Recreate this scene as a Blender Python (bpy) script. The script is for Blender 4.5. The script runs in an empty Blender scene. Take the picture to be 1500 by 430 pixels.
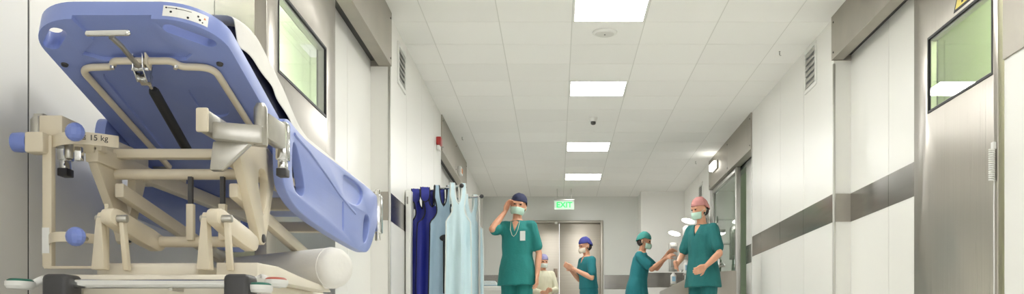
import bpy, bmesh, math, random
from mathutils import Vector, Matrix, noise
random.seed(7)
SC = bpy.context.scene
COL = SC.collection
R = math.radians
F = 1396.0          # focal length in pixels of the 1500 px wide frame
CAMZ = 0.2          # the camera stands just above the floor
VX, VY = 815.0, 498.0


def W(px, py, y):
    """world point seen at photo pixel (px, py) when it stands y metres down the corridor"""
    return Vector(((px - VX) * y / F, y, CAMZ + (VY - py) * y / F))


# ------------------------------------------------------------------ materials
def lin(c):
    def f(v):
        v /= 255.0
        return v / 12.92 if v <= 0.04045 else ((v + 0.055) / 1.055) ** 2.4
    return (f(c[0]), f(c[1]), f(c[2]), 1.0)


def mat(name, rgb, rough=0.5, metal=0.0, var=0.0, scale=(8, 8, 8), bump=0.0, bscale=40.0, **kw):
    m = bpy.data.materials.new(name)
    m.use_nodes = True
    nt = m.node_tree
    b = nt.nodes['Principled BSDF']
    c = lin(rgb)
    b.inputs['Base Color'].default_value = c
    b.inputs['Roughness'].default_value = rough
    b.inputs['Metallic'].default_value = metal
    for k, v in kw.items():
        b.inputs[k.replace('_', ' ')].default_value = v
    tc = nt.nodes.new('ShaderNodeTexCoord')
    mp = nt.nodes.new('ShaderNodeMapping')
    mp.inputs['Scale'].default_value = scale
    nt.links.new(tc.outputs['Object'], mp.inputs['Vector'])
    if var > 0:
        n = nt.nodes.new('ShaderNodeTexNoise')
        n.inputs['Scale'].default_value = 1.0
        n.inputs['Detail'].default_value = 4.0
        nt.links.new(mp.outputs['Vector'], n.inputs['Vector'])
        r = nt.nodes.new('ShaderNodeValToRGB')
        r.color_ramp.elements[0].position = 0.3
        r.color_ramp.elements[1].position = 0.7
        r.color_ramp.elements[0].color = (c[0] * (1 - var), c[1] * (1 - var), c[2] * (1 - var), 1)
        r.color_ramp.elements[1].color = (min(1, c[0] * (1 + var)), min(1, c[1] * (1 + var)), min(1, c[2] * (1 + var)), 1)
        nt.links.new(n.outputs['Fac'], r.inputs['Fac'])
        nt.links.new(r.outputs['Color'], b.inputs['Base Color'])
    if bump > 0:
        n2 = nt.nodes.new('ShaderNodeTexNoise')
        n2.inputs['Scale'].default_value = bscale
        n2.inputs['Detail'].default_value = 3.0
        nt.links.new(tc.outputs['Object'], n2.inputs['Vector'])
        bp = nt.nodes.new('ShaderNodeBump')
        bp.inputs['Strength'].default_value = bump
        bp.inputs['Distance'].default_value = 0.01
        nt.links.new(n2.outputs['Fac'], bp.inputs['Height'])
        nt.links.new(bp.outputs['Normal'], b.inputs['Normal'])
    return m


def steel(name, rgb, rough=0.3, streak=(60, 60, 0.6), var=0.12):
    """brushed steel: streaks of tone and roughness along one direction"""
    m = mat(name, rgb, rough, 1.0, var, streak)
    nt = m.node_tree
    b = nt.nodes['Principled BSDF']
    n = [x for x in nt.nodes if x.type == 'TEX_NOISE'][0]
    mr = nt.nodes.new('ShaderNodeMapRange')
    mr.inputs['To Min'].default_value = rough * 0.75
    mr.inputs['To Max'].default_value = rough * 1.3
    nt.links.new(n.outputs['Fac'], mr.inputs['Value'])
    nt.links.new(mr.outputs['Result'], b.inputs['Roughness'])
    return m


def emit(name, rgb, strength):
    m = bpy.data.materials.new(name)
    m.use_nodes = True
    b = m.node_tree.nodes['Principled BSDF']
    b.inputs['Base Color'].default_value = lin(rgb)
    b.inputs['Emission Color'].default_value = lin(rgb)
    b.inputs['Emission Strength'].default_value = strength
    return m


def glass(name, rgb, ior=1.45):
    m = bpy.data.materials.new(name)
    m.use_nodes = True
    b = m.node_tree.nodes['Principled BSDF']
    b.inputs['Base Color'].default_value = lin(rgb)
    b.inputs['Roughness'].default_value = 0.0
    b.inputs['Transmission Weight'].default_value = 1.0
    b.inputs['IOR'].default_value = ior
    return m


def tile_mat():
    m = mat('mineral_ceiling_tile', (236, 234, 229), 0.75)
    nt = m.node_tree
    b = nt.nodes['Principled BSDF']
    g = nt.nodes.new('ShaderNodeNewGeometry')
    mp = nt.nodes.new('ShaderNodeMapping')
    mp.inputs['Location'].default_value = (-0.13 / 0.6, -7.91 / 0.6 + 20, 0)
    mp.inputs['Scale'].default_value = (1 / 0.6, 1 / 0.6, 0.0)
    nt.links.new(g.outputs['Position'], mp.inputs['Vector'])
    fl = nt.nodes.new('ShaderNodeVectorMath')
    fl.operation = 'FLOOR'
    nt.links.new(mp.outputs['Vector'], fl.inputs[0])
    wn = nt.nodes.new('ShaderNodeTexWhiteNoise')
    wn.noise_dimensions = '2D'
    nt.links.new(fl.outputs['Vector'], wn.inputs['Vector'])
    r = nt.nodes.new('ShaderNodeValToRGB')
    r.color_ramp.elements[0].color = lin((238, 237, 234))
    r.color_ramp.elements[1].color = lin((243, 242, 239))
    nt.links.new(wn.outputs['Value'], r.inputs['Fac'])
    nt.links.new(r.outputs['Color'], b.inputs['Base Color'])
    return m


M = dict(
    wall=mat('white_wall_panel', (232, 231, 227), 0.34, 0, 0.01, (1.5, 1.5, 1.5)),
    wall2=mat('white_door_recess_panel', (228, 226, 219), 0.3, 0, 0.01, (1.5, 1.5, 1.5)),
    joint=mat('grey_joint_seal', (150, 148, 142), 0.6),
    darkjoint=mat('dark_joint_seal', (70, 70, 70), 0.6),
    back=mat('grey_white_back_wall', (214, 215, 210), 0.35, 0, 0.015, (2, 2, 2)),
    floor=mat('pale_vinyl_floor', (222, 222, 217), 0.25, 0, 0.05, (6, 6, 6)),
    tile=tile_mat(),
    ventgrey=mat('vent_grey', (172, 174, 174), 0.6),
    steelback=steel('matt_brushed_steel', (190, 183, 172), 0.46, (1.5, 240, 60), 0.06),
    tbar=mat('ceiling_grid_bar', (214, 213, 208), 0.5),
    steel=steel('brushed_steel', (184, 179, 171), 0.3, (240, 240, 1.2), 0.06),
    band=steel('band_steel', (142, 139, 134), 0.2, (3, 3, 30), 0.1),
    header=steel('dull_header_steel', (172, 167, 157), 0.45, (4, 4, 4), 0.1),
    alu=mat('satin_aluminium', (196, 195, 190), 0.35, 0.9),
    chrome=mat('chrome', (226, 226, 224), 0.12, 1.0),
    cast=mat('cast_metal', (186, 183, 174), 0.3, 0.85, 0.06, (30, 30, 30)),
    cream=mat('cream_enamel', (220, 209, 186), 0.35, 0, 0.03, (8, 8, 8)),
    creamw=mat('cream_plastic_cover', (226, 219, 203), 0.4, 0, 0.02, (6, 6, 6)),
    blue=mat('periwinkle_plastic', (134, 150, 208), 0.36, 0, 0.03, (5, 5, 5), 0.06, 250),
    blueknob=mat('blue_knob_plastic', (120, 138, 205), 0.3),
    navy=mat('navy_mattress_vinyl', (24, 27, 52), 0.5, 0, 0.1, (20, 20, 20)),
    sheet=mat('white_sheet_cloth', (232, 230, 224), 0.85, 0, 0.02, (9, 9, 9), 0.2, 30),
    black=mat('black_rubber', (34, 34, 36), 0.5),
    darkgrey=mat('dark_grey_plastic', (62, 61, 62), 0.45),
    dark=mat('dark_gap', (48, 46, 44), 0.6),
    white=mat('white_plastic', (228, 228, 224), 0.4, 0, 0.01),
    label=mat('sticker_white', (238, 238, 234), 0.45),
    ink=mat('black_ink', (25, 25, 28), 0.5),
    red=mat('red_plastic', (170, 42, 40), 0.35),
    pedalred=mat('red_pedal_pad', (186, 96, 80), 0.45),
    pedalgreen=mat('green_pedal_pad', (32, 110, 92), 0.45),
    orange=mat('orange_mark', (220, 130, 60), 0.5),
    yellow=mat('warning_yellow', (232, 214, 110), 0.45),
    greenwall=mat('pale_green_wall', (212, 224, 190), 0.5, 0, 0.02, (2, 2, 2)),
    greenpale=mat('whitish_green_wall', (232, 240, 224), 0.5, 0, 0.02, (2, 2, 2)),
    glass=glass('clear_glass', (246, 251, 246)),
    glasst=glass('tinted_glass', (206, 226, 216), 1.5),
    lamp=emit('lamp_diffuser', (255, 254, 251), 11.0),
    sidefill=emit('added_side_room_light', (255, 253, 244), 15.0),
    dome=emit('lamp_dome', (255, 253, 246), 2.2),
    exitgreen=emit('exit_letter_green', (25, 220, 90), 0.5),
    exitplate=emit('exit_plate_glow', (216, 236, 220), 0.05),
    teal=mat('teal_scrub_cotton', (34, 124, 120), 0.85, 0, 0.08, (14, 14, 5), 0.25, 60),
    teal2=mat('blue_teal_scrub_cotton', (30, 116, 124), 0.85, 0, 0.08, (14, 14, 5), 0.25, 60),
    teald=mat('deep_teal_scrub_cotton', (30, 106, 106), 0.85, 0, 0.08, (14, 14, 5), 0.25, 60),
    gown=mat('pale_beige_gown', (205, 202, 178), 0.85, 0, 0.06, (14, 14, 5), 0.25, 60),
    skin=mat('warm_skin', (214, 158, 128), 0.5, 0, 0.05, (25, 25, 25)),
    skin2=mat('tan_skin', (196, 142, 112), 0.5, 0, 0.05, (25, 25, 25)),
    eye=mat('dark_eye', (40, 28, 24), 0.2),
    hair=mat('dark_hair', (48, 34, 30), 0.6, 0, 0.15, (40, 40, 40)),
    capnavy=mat('navy_cap', (38, 44, 74), 0.8, 0, 0.08, (20, 20, 20)),
    capblue=mat('royal_blue_cap', (62, 66, 138), 0.8, 0, 0.08, (20, 20, 20)),
    capteal=mat('teal_cap', (60, 140, 132), 0.8, 0, 0.08, (20, 20, 20)),
    cappink=mat('rose_cap', (190, 132, 128), 0.8, 0, 0.08, (20, 20, 20)),
    caplilac=mat('lilac_cap', (140, 138, 176), 0.8, 0, 0.08, (20, 20, 20)),
    mask=mat('pale_green_mask', (182, 212, 196), 0.8),
    maskw=mat('white_mask', (216, 222, 214), 0.8),
    maskb=mat('cream_mask', (222, 210, 192), 0.8),
    greencloth=mat('lime_green_glove', (170, 200, 150), 0.6),
    apronblue=mat('royal_blue_apron', (34, 42, 142), 0.5, 0, 0.12, (9, 9, 4), 0.2, 25),
    apronpale=mat('dusty_blue_apron', (158, 184, 204), 0.55, 0, 0.06, (9, 9, 4), 0.2, 25),
    apronwhite=mat('ice_blue_apron', (192, 216, 224), 0.55, 0, 0.05, (9, 9, 4), 0.2, 25),
    aproncyan=mat('aqua_apron', (178, 214, 220), 0.55, 0, 0.06, (9, 9, 4), 0.2, 25),
    binding=mat('black_binding', (22, 22, 30), 0.6),
    bindpale=mat('pale_binding', (206, 214, 212), 0.6),
    bluecloth=mat('light_blue_cloth', (150, 190, 214), 0.8, 0, 0.06, (9, 9, 9)),
    plate=mat('brownish_plate', (150, 132, 116), 0.4, 0.3),
)

# ------------------------------------------------------------------ mesh helpers
OFF = {}


class MB:
    """collects simple shapes into one bmesh, in world coordinates"""

    def __init__(self):
        self.bm = bmesh.new()

    def box(self, x0, x1, y0, y1, z0, z1, mi=0):
        v = [self.bm.verts.new(p) for p in ((x0, y0, z0), (x1, y0, z0), (x1, y1, z0), (x0, y1, z0),
                                            (x0, y0, z1), (x1, y0, z1), (x1, y1, z1), (x0, y1, z1))]
        for f in ((3, 2, 1, 0), (4, 5, 6, 7), (0, 1, 5, 4), (1, 2, 6, 5), (2, 3, 7, 6), (3, 0, 4, 7)):
            self.bm.faces.new([v[i] for i in f]).material_index = mi
        return self

    def hull(self, pts, mi=0):
        b = bmesh.new()
        for p in pts:
            b.verts.new(p)
        bmesh.ops.convex_hull(b, input=b.verts[:])
        loose = [v for v in b.verts if not v.link_faces]
        if loose:
            bmesh.ops.delete(b, geom=loose, context='VERTS')
        mp = {v: self.bm.verts.new(v.co) for v in b.verts}
        for f in b.faces:
            self.bm.faces.new([mp[v] for v in f.verts]).material_index = mi
        b.free()
        return self

    @staticmethod
    def ball_pts(c, r, seg=10, rings=6):
        c = Vector(c)
        out = [c + Vector((0, 0, r)), c - Vector((0, 0, r))]
        for i in range(1, rings):
            a = math.pi * i / rings
            for j in range(seg):
                t = 2 * math.pi * j / seg
                out.append(c + r * Vector((math.sin(a) * math.cos(t), math.sin(a) * math.sin(t), math.cos(a))))
        return out

    def caps(self, *balls, mi=0):
        """chain of tapered capsules through (point, radius) pairs"""
        if len(balls) == 1:
            return self.hull(self.ball_pts(*balls[0], 18, 10), mi)
        for a, b in zip(balls[:-1], balls[1:]):
            self.hull(self.ball_pts(*a) + self.ball_pts(*b), mi)
        return self

    def ellipsoid(self, c, r, rot=None, seg=24, rings=14, mi=0):
        pts = []
        for p in self.ball_pts((0, 0, 0), 1.0, seg, rings):
            q = Vector((p.x * r[0], p.y * r[1], p.z * r[2]))
            if rot:
                q = rot @ q
            pts.append(Vector(c) + q)
        return self.hull(pts, mi)

    def cyl(self, p0, p1, r0, r1=None, seg=20, mi=0):
        r1 = r0 if r1 is None else r1
        return self.rings([(p0, r0), (p1, r1)], seg, mi)

    def rings(self, pr, seg=20, mi=0, closed=False):
        """tube through (point, radius) pairs with parallel-transported frames"""
        P = [Vector(p) for p, _ in pr]
        n = len(P)
        T = []
        for i in range(n):
            if closed:
                t = (P[(i + 1) % n] - P[i - 1])
            elif i == 0:
                t = P[1] - P[0]
            elif i == n - 1:
                t = P[-1] - P[-2]
            else:
                t = (P[i + 1] - P[i]).normalized() + (P[i] - P[i - 1]).normalized()
            T.append(t.normalized() if t.length > 1e-9 else Vector((0, 0, 1)))
        a = Vector((0, 0, 1)) if abs(T[0].z) < 0.9 else Vector((1, 0, 0))
        u = (a - T[0] * a.dot(T[0])).normalized()
        L = []
        for i in range(n):
            u = (u - T[i] * u.dot(T[i]))
            u = u.normalized() if u.length > 1e-6 else T[i].orthogonal().normalized()
            w = T[i].cross(u)
            r = pr[i][1]
            k = 1.0
            if 0 < i < n - 1 and not closed:
                c = max(0.5, (P[i + 1] - P[i]).normalized().dot(T[i]))
                k = 1.0 / c
            L.append([self.bm.verts.new(P[i] + (math.cos(2 * math.pi * j / seg) * u * k + math.sin(2 * math.pi * j / seg) * w) * r) for j in range(seg)])
        m = n if closed else n - 1
        for i in range(m):
            A, B = L[i], L[(i + 1) % n]
            for j in range(seg):
                self.bm.faces.new((A[j], A[(j + 1) % seg], B[(j + 1) % seg], B[j])).material_index = mi
        if not closed:
            self.bm.faces.new(list(reversed(L[0]))).material_index = mi
            self.bm.faces.new(L[-1]).material_index = mi
        return self

    def tube(self, pts, r, seg=12, mi=0, closed=False):
        return self.rings([(p, r) for p in pts], seg, mi, closed)

    def loft(self, loops, mi=0, capped=True):
        """skin between loops with equal point counts"""
        L = [[self.bm.verts.new(p) for p in lp] for lp in loops]
        n = len(L[0])
        for A, B in zip(L[:-1], L[1:]):
            for j in range(n):
                self.bm.faces.new((A[j], A[(j + 1) % n], B[(j + 1) % n], B[j])).material_index = mi
        if capped:
            self.bm.faces.new(list(reversed(L[0]))).material_index = mi
            self.bm.faces.new(L[-1]).material_index = mi
        return self

    def prism(self, poly, d, mi=0):
        """polygon (3-D points) pushed along vector d"""
        d = Vector(d)
        return self.loft([[Vector(p) for p in poly], [Vector(p) + d for p in poly]], mi)

    def grid(self, rows, mi=0):
        L = [[self.bm.verts.new(p) for p in r] for r in rows]
        for A, B in zip(L[:-1], L[1:]):
            for j in range(len(A) - 1):
                self.bm.faces.new((A[j], A[j + 1], B[j + 1], B[j])).material_index = mi
        return self

    def build(self, name, mats, parent=None, bevel=0.0, segs=2, sharp=35, smooth=True, weld=0.0, solid=0.0, sub=0, org=None):
        if weld:
            bmesh.ops.remove_doubles(self.bm, verts=self.bm.verts[:], dist=weld)
        bmesh.ops.recalc_face_normals(self.bm, faces=self.bm.faces[:])
        me = bpy.data.meshes.new(name)
        if parent is not None:
            off = OFF[parent]
        elif org is not None:
            off = Vector(org)
        else:
            cs = [v.co for v in self.bm.verts]
            lo = Vector((min(c.x for c in cs), min(c.y for c in cs), min(c.z for c in cs)))
            hi = Vector((max(c.x for c in cs), max(c.y for c in cs), max(c.z for c in cs)))
            off = Vector(((lo.x + hi.x) / 2, (lo.y + hi.y) / 2, lo.z))
        bmesh.ops.translate(self.bm, verts=self.bm.verts[:], vec=-off)
        self.bm.to_mesh(me)
        self.bm.free()
        for m in (mats if isinstance(mats, (list, tuple)) else [mats]):
            me.materials.append(M[m])
        o = bpy.data.objects.new(name, me)
        COL.objects.link(o)
        if parent is None:
            o.location = off
        else:
            o.parent = parent
        OFF[o] = off
        if solid:
            s = o.modifiers.new('solid', 'SOLIDIFY')
            s.thickness = solid
            s.offset = 0
        if bevel:
            b = o.modifiers.new('bevel', 'BEVEL')
            b.width = bevel
            b.segments = segs
            b.limit_method = 'ANGLE'
            b.angle_limit = R(32)
        if sub:
            s = o.modifiers.new('sub', 'SUBSURF')
            s.levels = s.render_levels = sub
        if o.modifiers:
            bake(o)
        if smooth:
            for p in o.data.polygons:
                p.use_smooth = True
            o.data.set_sharp_from_angle(angle=R(sharp))
        return o


def bake(o):
    bpy.context.view_layer.update()
    dg = bpy.context.evaluated_depsgraph_get()
    me = bpy.data.meshes.new_from_object(o.evaluated_get(dg))
    o.modifiers.clear()
    old = o.data
    o.data = me
    me.name = old.name
    bpy.data.meshes.remove(old)


def cut(o, *cutters):
    """take solids (MB) away from a part, then bake"""
    tmp = []
    for c in cutters:
        t = c.build('cutter', 'dark', None, org=(0, 0, 0), smooth=False)
        t.location = (0, 0, 0)
        tmp.append(t)
    base = Matrix.Translation(OFF[o])
    for t in tmp:
        t.matrix_world = Matrix.Identity(4)
    if o.parent is not None:      # evaluate in world position
        pass
    bpy.context.view_layer.update()
    for t in tmp:
        m = o.modifiers.new('cut', 'BOOLEAN')
        m.operation = 'DIFFERENCE'
        m.solver = 'EXACT'
        m.object = t
    bake(o)
    for t in tmp:
        me = t.data
        bpy.data.objects.remove(t)
        bpy.data.meshes.remove(me)


def bevel_bake(o, w, segs=3, sharp=40, ang=32):
    b = o.modifiers.new('bevel', 'BEVEL')
    b.width = w
    b.segments = segs
    b.limit_method = 'ANGLE'
    b.angle_limit = R(ang)
    bake(o)
    for p in o.data.polygons:
        p.use_smooth = True
    o.data.set_sharp_from_angle(angle=R(sharp))


def tag(o, label=None, cat=None, group=None, kind=None):
    if label:
        o['label'] = label
    if cat:
        o['category'] = cat
    if group:
        o['group'] = group
    if kind:
        o['kind'] = kind
    return o


def empty(name, loc, label, cat, group=None, kind=None):
    o = bpy.data.objects.new(name, None)
    COL.objects.link(o)
    o.location = loc
    o.empty_display_size = 0.1
    OFF[o] = Vector(loc)
    return tag(o, label, cat, group, kind)


def arc(c, r, a0, a1, n, plane='xy'):
    out = []
    for i in range(n + 1):
        a = R(a0 + (a1 - a0) * i / n)
        d = (math.cos(a) * r, math.sin(a) * r)
        if plane == 'xy':
            out.append(Vector(c) + Vector((d[0], d[1], 0)))
        elif plane == 'xz':
            out.append(Vector(c) + Vector((d[0], 0, d[1])))
        else:
            out.append(Vector(c) + Vector((0, d[0], d[1])))
    return out


def text_mesh(name, body, size, matname, parent, mw, depth=0.002):
    cu = bpy.data.curves.new('txt', 'FONT')
    cu.body = body
    cu.size = size
    cu.extrude = depth
    cu.offset = 0.003 if body == 'EXIT' else 0.0
    cu.align_x = 'CENTER'
    cu.align_y = 'CENTER'
    t = bpy.data.objects.new('txt', cu)
    COL.objects.link(t)
    bpy.context.view_layer.update()
    dg = bpy.context.evaluated_depsgraph_get()
    me = bpy.data.meshes.new_from_object(t.evaluated_get(dg))
    bpy.data.objects.remove(t)
    me.transform(mw)
    me.transform(Matrix.Translation(-OFF[parent]))
    me.materials.clear()
    me.materials.append(M[matname])
    me.name = name
    o = bpy.data.objects.new(name, me)
    COL.objects.link(o)
    o.parent = parent
    OFF[o] = OFF[parent]
    return o


# ------------------------------------------------------------------ the setting
CEIL = 2.84
BACK = 17.5
XL, XR = -1.35, 2.27
TH = 0.08


def struct(mb, name, mats, label, cat, **kw):
    return tag(mb.build(name, mats, **kw), label, cat, None, 'structure')


# floor
mb = MB()
mb.box(-3.2, 4.2, -3.0, BACK + 0.1, -0.06, 0.0)
struct(mb, 'floor', 'floor', 'pale vinyl floor along the whole corridor', 'floor')

# ceiling: tiles on a grid, open where the square lamps sit
COLS = [-3.2, -1.686, -1.08, -0.475, 0.13, 0.735, 1.34, 1.945, 2.55, 4.2]
ROW0 = 7.91 - 0.6 * 18
ROWS = [ROW0 + 0.6 * i for i in range(36)]
LAMPROWS = [7.31 - 4.8, 7.31 - 2.4, 7.31, 9.71, 12.71, 15.11]
mb = MB()
for i in range(len(COLS) - 1):
    for j in range(len(ROWS) - 1):
        x0, x1, y0, y1 = COLS[i], COLS[i + 1], ROWS[j], ROWS[j + 1]
        if y0 > BACK or i in (0,) and not (4 < y0 < 8):
            continue
        if i == 4 and any(abs(y0 - l) < 0.05 for l in LAMPROWS):
            continue
        g = 0.004
        mb.box(x0 + g, x1 - g, y0 + g, min(y1 - g, BACK + 0.1), CEIL, CEIL + 0.02, 0)
for x in COLS[1:-1]:
    mb.box(x - 0.010, x + 0.010, -3, BACK, CEIL + 0.001, CEIL + 0.03, 1)
for y in ROWS:
    if y < BACK:
        mb.box(COLS[0], COLS[-1], y - 0.008, y + 0.008, CEIL + 0.002, CEIL + 0.029, 1)
mb.box(-3.2, 4.2, -3, BACK + 0.1, CEIL + 0.12, CEIL + 0.16, 0)
struct(mb, 'ceiling', ['tile', 'tbar'], 'white suspended ceiling of square mineral tiles', 'ceiling', smooth=False)


def panel_wall(mb, x, th, ys, z0, z1, gap=0.004, mi=0, mj=1):
    """row of upright wall panels between the depths ys with sealed joints; th<0 means the body lies at smaller x"""
    xa, xb = sorted((x, x + th))
    for a, b in zip(ys[:-1], ys[1:]):
        mb.box(xa, xb, a + gap, b - gap, z0, z1, mi)
    s = 0.003 if th > 0 else -0.003
    xa, xb = sorted((x + s, x + th))
    for y in ys[1:-1]:
        mb.box(xa, xb, y - gap, y + gap, z0, z1, mj)


# right wall -------------------------------------------------------
mb = MB()
panel_wall(mb, XR, TH, [7.8, 8.75, 9.66, 10.56, 11.05], 0, CEIL)
panel_wall(mb, XR, TH, [14.1, 15.2, 16.3, 16.9], 0, CEIL)
panel_wall(mb, 2.41, TH, [6.33, 6.91, 7.9], 0, CEIL)
mb.box(2.274, 2.49, 7.8, 7.86, 0, CEIL, 0)
panel_wall(mb, 2.335, TH, [-3, 1.5, 3.2, 4.97], 0, CEIL)
mb.box(2.274, 2.50, 10.99, 11.05, 0, CEIL, 0)
panel_wall(mb, 2.42, TH, [11.05, 12.15], 0, CEIL)
mb.box(2.274, 2.50, 14.1, 14.16, 0, CEIL, 0)
mb.box(2.42, 2.50, 12.15, 14.1, 2.42, CEIL, 0)
struct(mb, 'wall_right', ['wall', 'joint'], 'white panelled right corridor wall', 'wall', smooth=False)

# left wall
mb = MB()
panel_wall(mb, XL, -TH, [7.7, 8.6, 9.55, 10.5, 11.15], 0, CEIL)
panel_wall(mb, XL, -TH, [14.2, 15.4, 16.5, BACK], 0, CEIL)
mb.box(-1.58, -1.354, 7.7, 7.76, 0, CEIL, 0)
panel_wall(mb, -1.5, -0.06, [6.43, 6.84, 7.75], 0, CEIL)
panel_wall(mb, -1.65, -0.06, [-3, 0.6, 2.98, 4.6, 5.42], 0, CEIL, 0.006, 0, 2)
mb.box(-1.58, -1.354, 11.09, 11.15, 0, CEIL, 0)
panel_wall(mb, -1.48, -TH, [11.15, 12.6, 14.2], 0, CEIL)
mb.box(-1.58, -1.354, 14.2, 14.26, 0, CEIL, 0)
struct(mb, 'wall_left', ['wall', 'joint', 'darkjoint'], 'white panelled left corridor wall', 'wall', smooth=False)

# back wall with the opening of the steel door
DX0, DX1, DZ = -0.76, 0.86, 2.40
mb = MB()
mb.box(-1.5, DX0, BACK, BACK + 0.1, 0, CEIL)
mb.box(DX1, 1.56, BACK, BACK + 0.1, 0, CEIL)
mb.box(DX0, 0.058, BACK, BACK + 0.1, DZ, CEIL)
mb.box(0.066, 0.78, BACK, BACK + 0.1, DZ, CEIL)
mb.box(0.788, DX1, BACK, BACK + 0.1, DZ, CEIL)
mb.box(0.05, 0.8, BACK + 0.004, BACK + 0.09, DZ, CEIL)
struct(mb, 'wall_back', 'back', 'grey white end wall around the steel door', 'wall', smooth=False)
mb = MB()
mb.box(1.5, 2.35, 16.9, 17.0, 0, CEIL)
mb.box(1.5, 1.56, 17.0, BACK - 0.001, 0, CEIL)
struct(mb, 'wall_back_corner', 'wall', 'white wall projection right of the end wall', 'wall', smooth=False)
mb = MB()
mb.box(-3.2, -1.6, -3.1, -3.0, 0, CEIL)
mb.box(2.3, 4.2, -3.1, -3.0, 0, CEIL)
mb.box(-1.6, 2.3, -3.1, -3.0, 0, 0.5)
struct(mb, 'wall_front', 'wall', 'white wall around the tall opening added for light behind the viewer', 'wall', smooth=False)
mb = MB()
for x in (-1.6, -0.3, 1.0, 2.26):  # unseen window, added to let world light onto the near end
    mb.box(x, x + 0.04, -3.08, -3.02, 0.5, CEIL)
struct(mb, 'added_window', 'alu', 'frame of an unseen tall window added for light behind the viewer', 'window', smooth=False)

# side rooms seen through the door windows
mb = MB()
mb.box(3.0, 3.06, 4.2, 9.0, 0, CEIL)
mb.box(2.42, 3.0, 4.2, 4.26, 0, CEIL)
mb.box(2.5, 3.0, 8.9, 8.96, 0, CEIL)
struct(mb, 'wall_right_inner', 'greenwall', 'pale green wall of the side room behind the right steel door', 'wall', smooth=False)
mb = MB()
mb.box(-2.36, -2.3, 4.5, 9.0, 0, CEIL)
mb.box(-2.3, -1.72, 4.6, 4.66, 0, CEIL)
mb.box(-2.3, -1.59, 8.9, 8.96, 0, CEIL)
struct(mb, 'wall_left_inner', 'greenpale', 'pale green wall of the side room behind the left steel door', 'wall', smooth=False)
mb = MB()
mb.box(3.2, 3.26, 11.0, 15.0, 0, CEIL)
mb.box(2.5, 3.2, 11.0, 11.06, 0, CEIL)
mb.box(2.5, 3.2, 14.94, 15.0, 0, CEIL)
struct(mb, 'wall_glazed_inner', 'greenpale', 'pale wall of the room behind the glass screen', 'wall', smooth=False)
for nm, x, y, lb in (('ceiling_lamp', 2.76, 5.3, 'unseen glowing panel added to light the side room behind the right steel door'),
                     ('ceiling_lamp', -1.97, 7.0, 'unseen glowing panel added to light the side room behind the left steel door')):
    mb = MB()
    mb.box(x - 0.15, x + 0.15, y - 0.6, y + 0.6, CEIL - 0.02, CEIL - 0.002)  # unseen panel, added to brighten the walls behind the door windows
    tag(mb.build(nm, 'sidefill', bevel=0.004), lb, 'lamp')

# steel bands (trim)
tn = [0]


def trim(mb, label, m='band', **kw):
    tn[0] += 1
    return struct(mb, 'trim_%d' % tn[0], m, label, 'trim', **kw)


def band(x, s, ys, z0=1.17, z1=1.40):
    mb = MB()
    for a, b in zip(ys[:-1], ys[1:]):
        xa, xb = sorted((x - s * 0.003, x + s * 0.001))
        mb.box(xa, xb, a + 0.003, b - 0.003, z0, z1)
    return mb


trim(band(XR, 1, [7.8, 8.75, 9.66, 10.56, 11.05]), 'steel bumper band along the right wall between the door recesses')
trim(band(2.41, 1, [6.33, 6.91, 7.8]), 'steel bumper band in the right door recess')
trim(MB().box(2.275, 2.407, 7.797, 7.80, 1.17, 1.40), 'short steel band on the return of the right door recess', 'header')
trim(band(XL, -1, [7.7, 8.6, 9.55, 10.5, 11.15]), 'steel bumper band along the left wall beyond the steel door')
trim(band(-1.5, -1, [6.43, 6.84, 7.7]), 'steel bumper band in the left door recess')
trim(MB().box(-1.497, -1.354, 7.697, 7.70, 1.17, 1.40), 'short steel band on the return of the left door recess', 'header')
trim(band(2.42, 1, [11.05, 12.15]), 'steel bumper band beside the glass screen')
trim(MB().box(-1.35, DX0 - 0.02, BACK - 0.003, BACK, 1.14, 1.40), 'steel band left of the end door', 'band')
trim(MB().box(DX1 + 0.02, 1.5, BACK - 0.003, BACK, 1.14, 1.40), 'steel band right of the end door', 'band')
trim(MB().box(1.5, 2.27, 16.897, 16.9, 1.14, 1.40), 'steel band on the white wall projection', 'band')
trim(MB().box(2.325, 2.335, 2.5, 4.965, 1.66, CEIL), 'grey steel sheet over the near right wall', 'header')
# aluminium edge strips at the recess corners
for x, y, lb in ((2.262, 7.79, 'thin aluminium corner strip of the right recess'), (-1.358, 7.69, 'thin aluminium corner strip of the left recess'),
                 (2.262, 11.04, 'thin aluminium corner strip beside the glass screen')):
    trim(MB().box(x, x + 0.02, y, y + 0.02, 0, 2.46 if y < 8 else 2.42), lb, 'alu', bevel=0.003)


# header boxes over the sliding doors
def header(xf, s, y0, y1, z0, xback, label):
    mb = MB()
    xa, xb = sorted((xf, xf + s * 0.015))
    n = max(1, round((y1 - y0) / 1.6))
    for k in range(n):
        a, b = y0 + (y1 - y0) * k / n, y0 + (y1 - y0) * (k + 1) / n
        mb.box(xa, xb, a + 0.002, b - 0.002, z0, CEIL, 0)
    for y in (y0, y1 - 0.015):
        xa2, xb2 = sorted((xf + s * 0.016, xback))
        mb.box(xa2, xb2, y, y + 0.015, z0, CEIL, 0)
    xa3, xb3 = sorted((xback - s * 0.004, xback - s * 0.06))
    mb.box(xa3, xb3, y0 + 0.02, y1 - 0.02, z0 + 0.055, z0 + 0.13, 2)        # running rail
    mb.box(xa3 - 0.002, xb3 + 0.002, y0 + 0.02, y1 - 0.02, z0 + 0.042, z0 + 0.054, 1)
    xa4, xb4 = sorted((xf + s * 0.016, xback - s * 0.066))
    mb.box(xa4, xb4, y0 + 0.016, y1 - 0.016, z0 + 0.003, z0 + 0.018, 0)        # underside of the cover
    for y in (y0 + 0.06, (y0 + y1) / 2, y1 - 0.06):                          # fixing screws
        for z in (z0 + 0.05, CEIL - 0.06):
            mb.cyl((xf, y, z), (xf - s * 0.004, y, z), 0.008, seg=10, mi=1)
    return trim(mb, label, ['header', 'dark', 'alu'], smooth=False)


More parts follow.
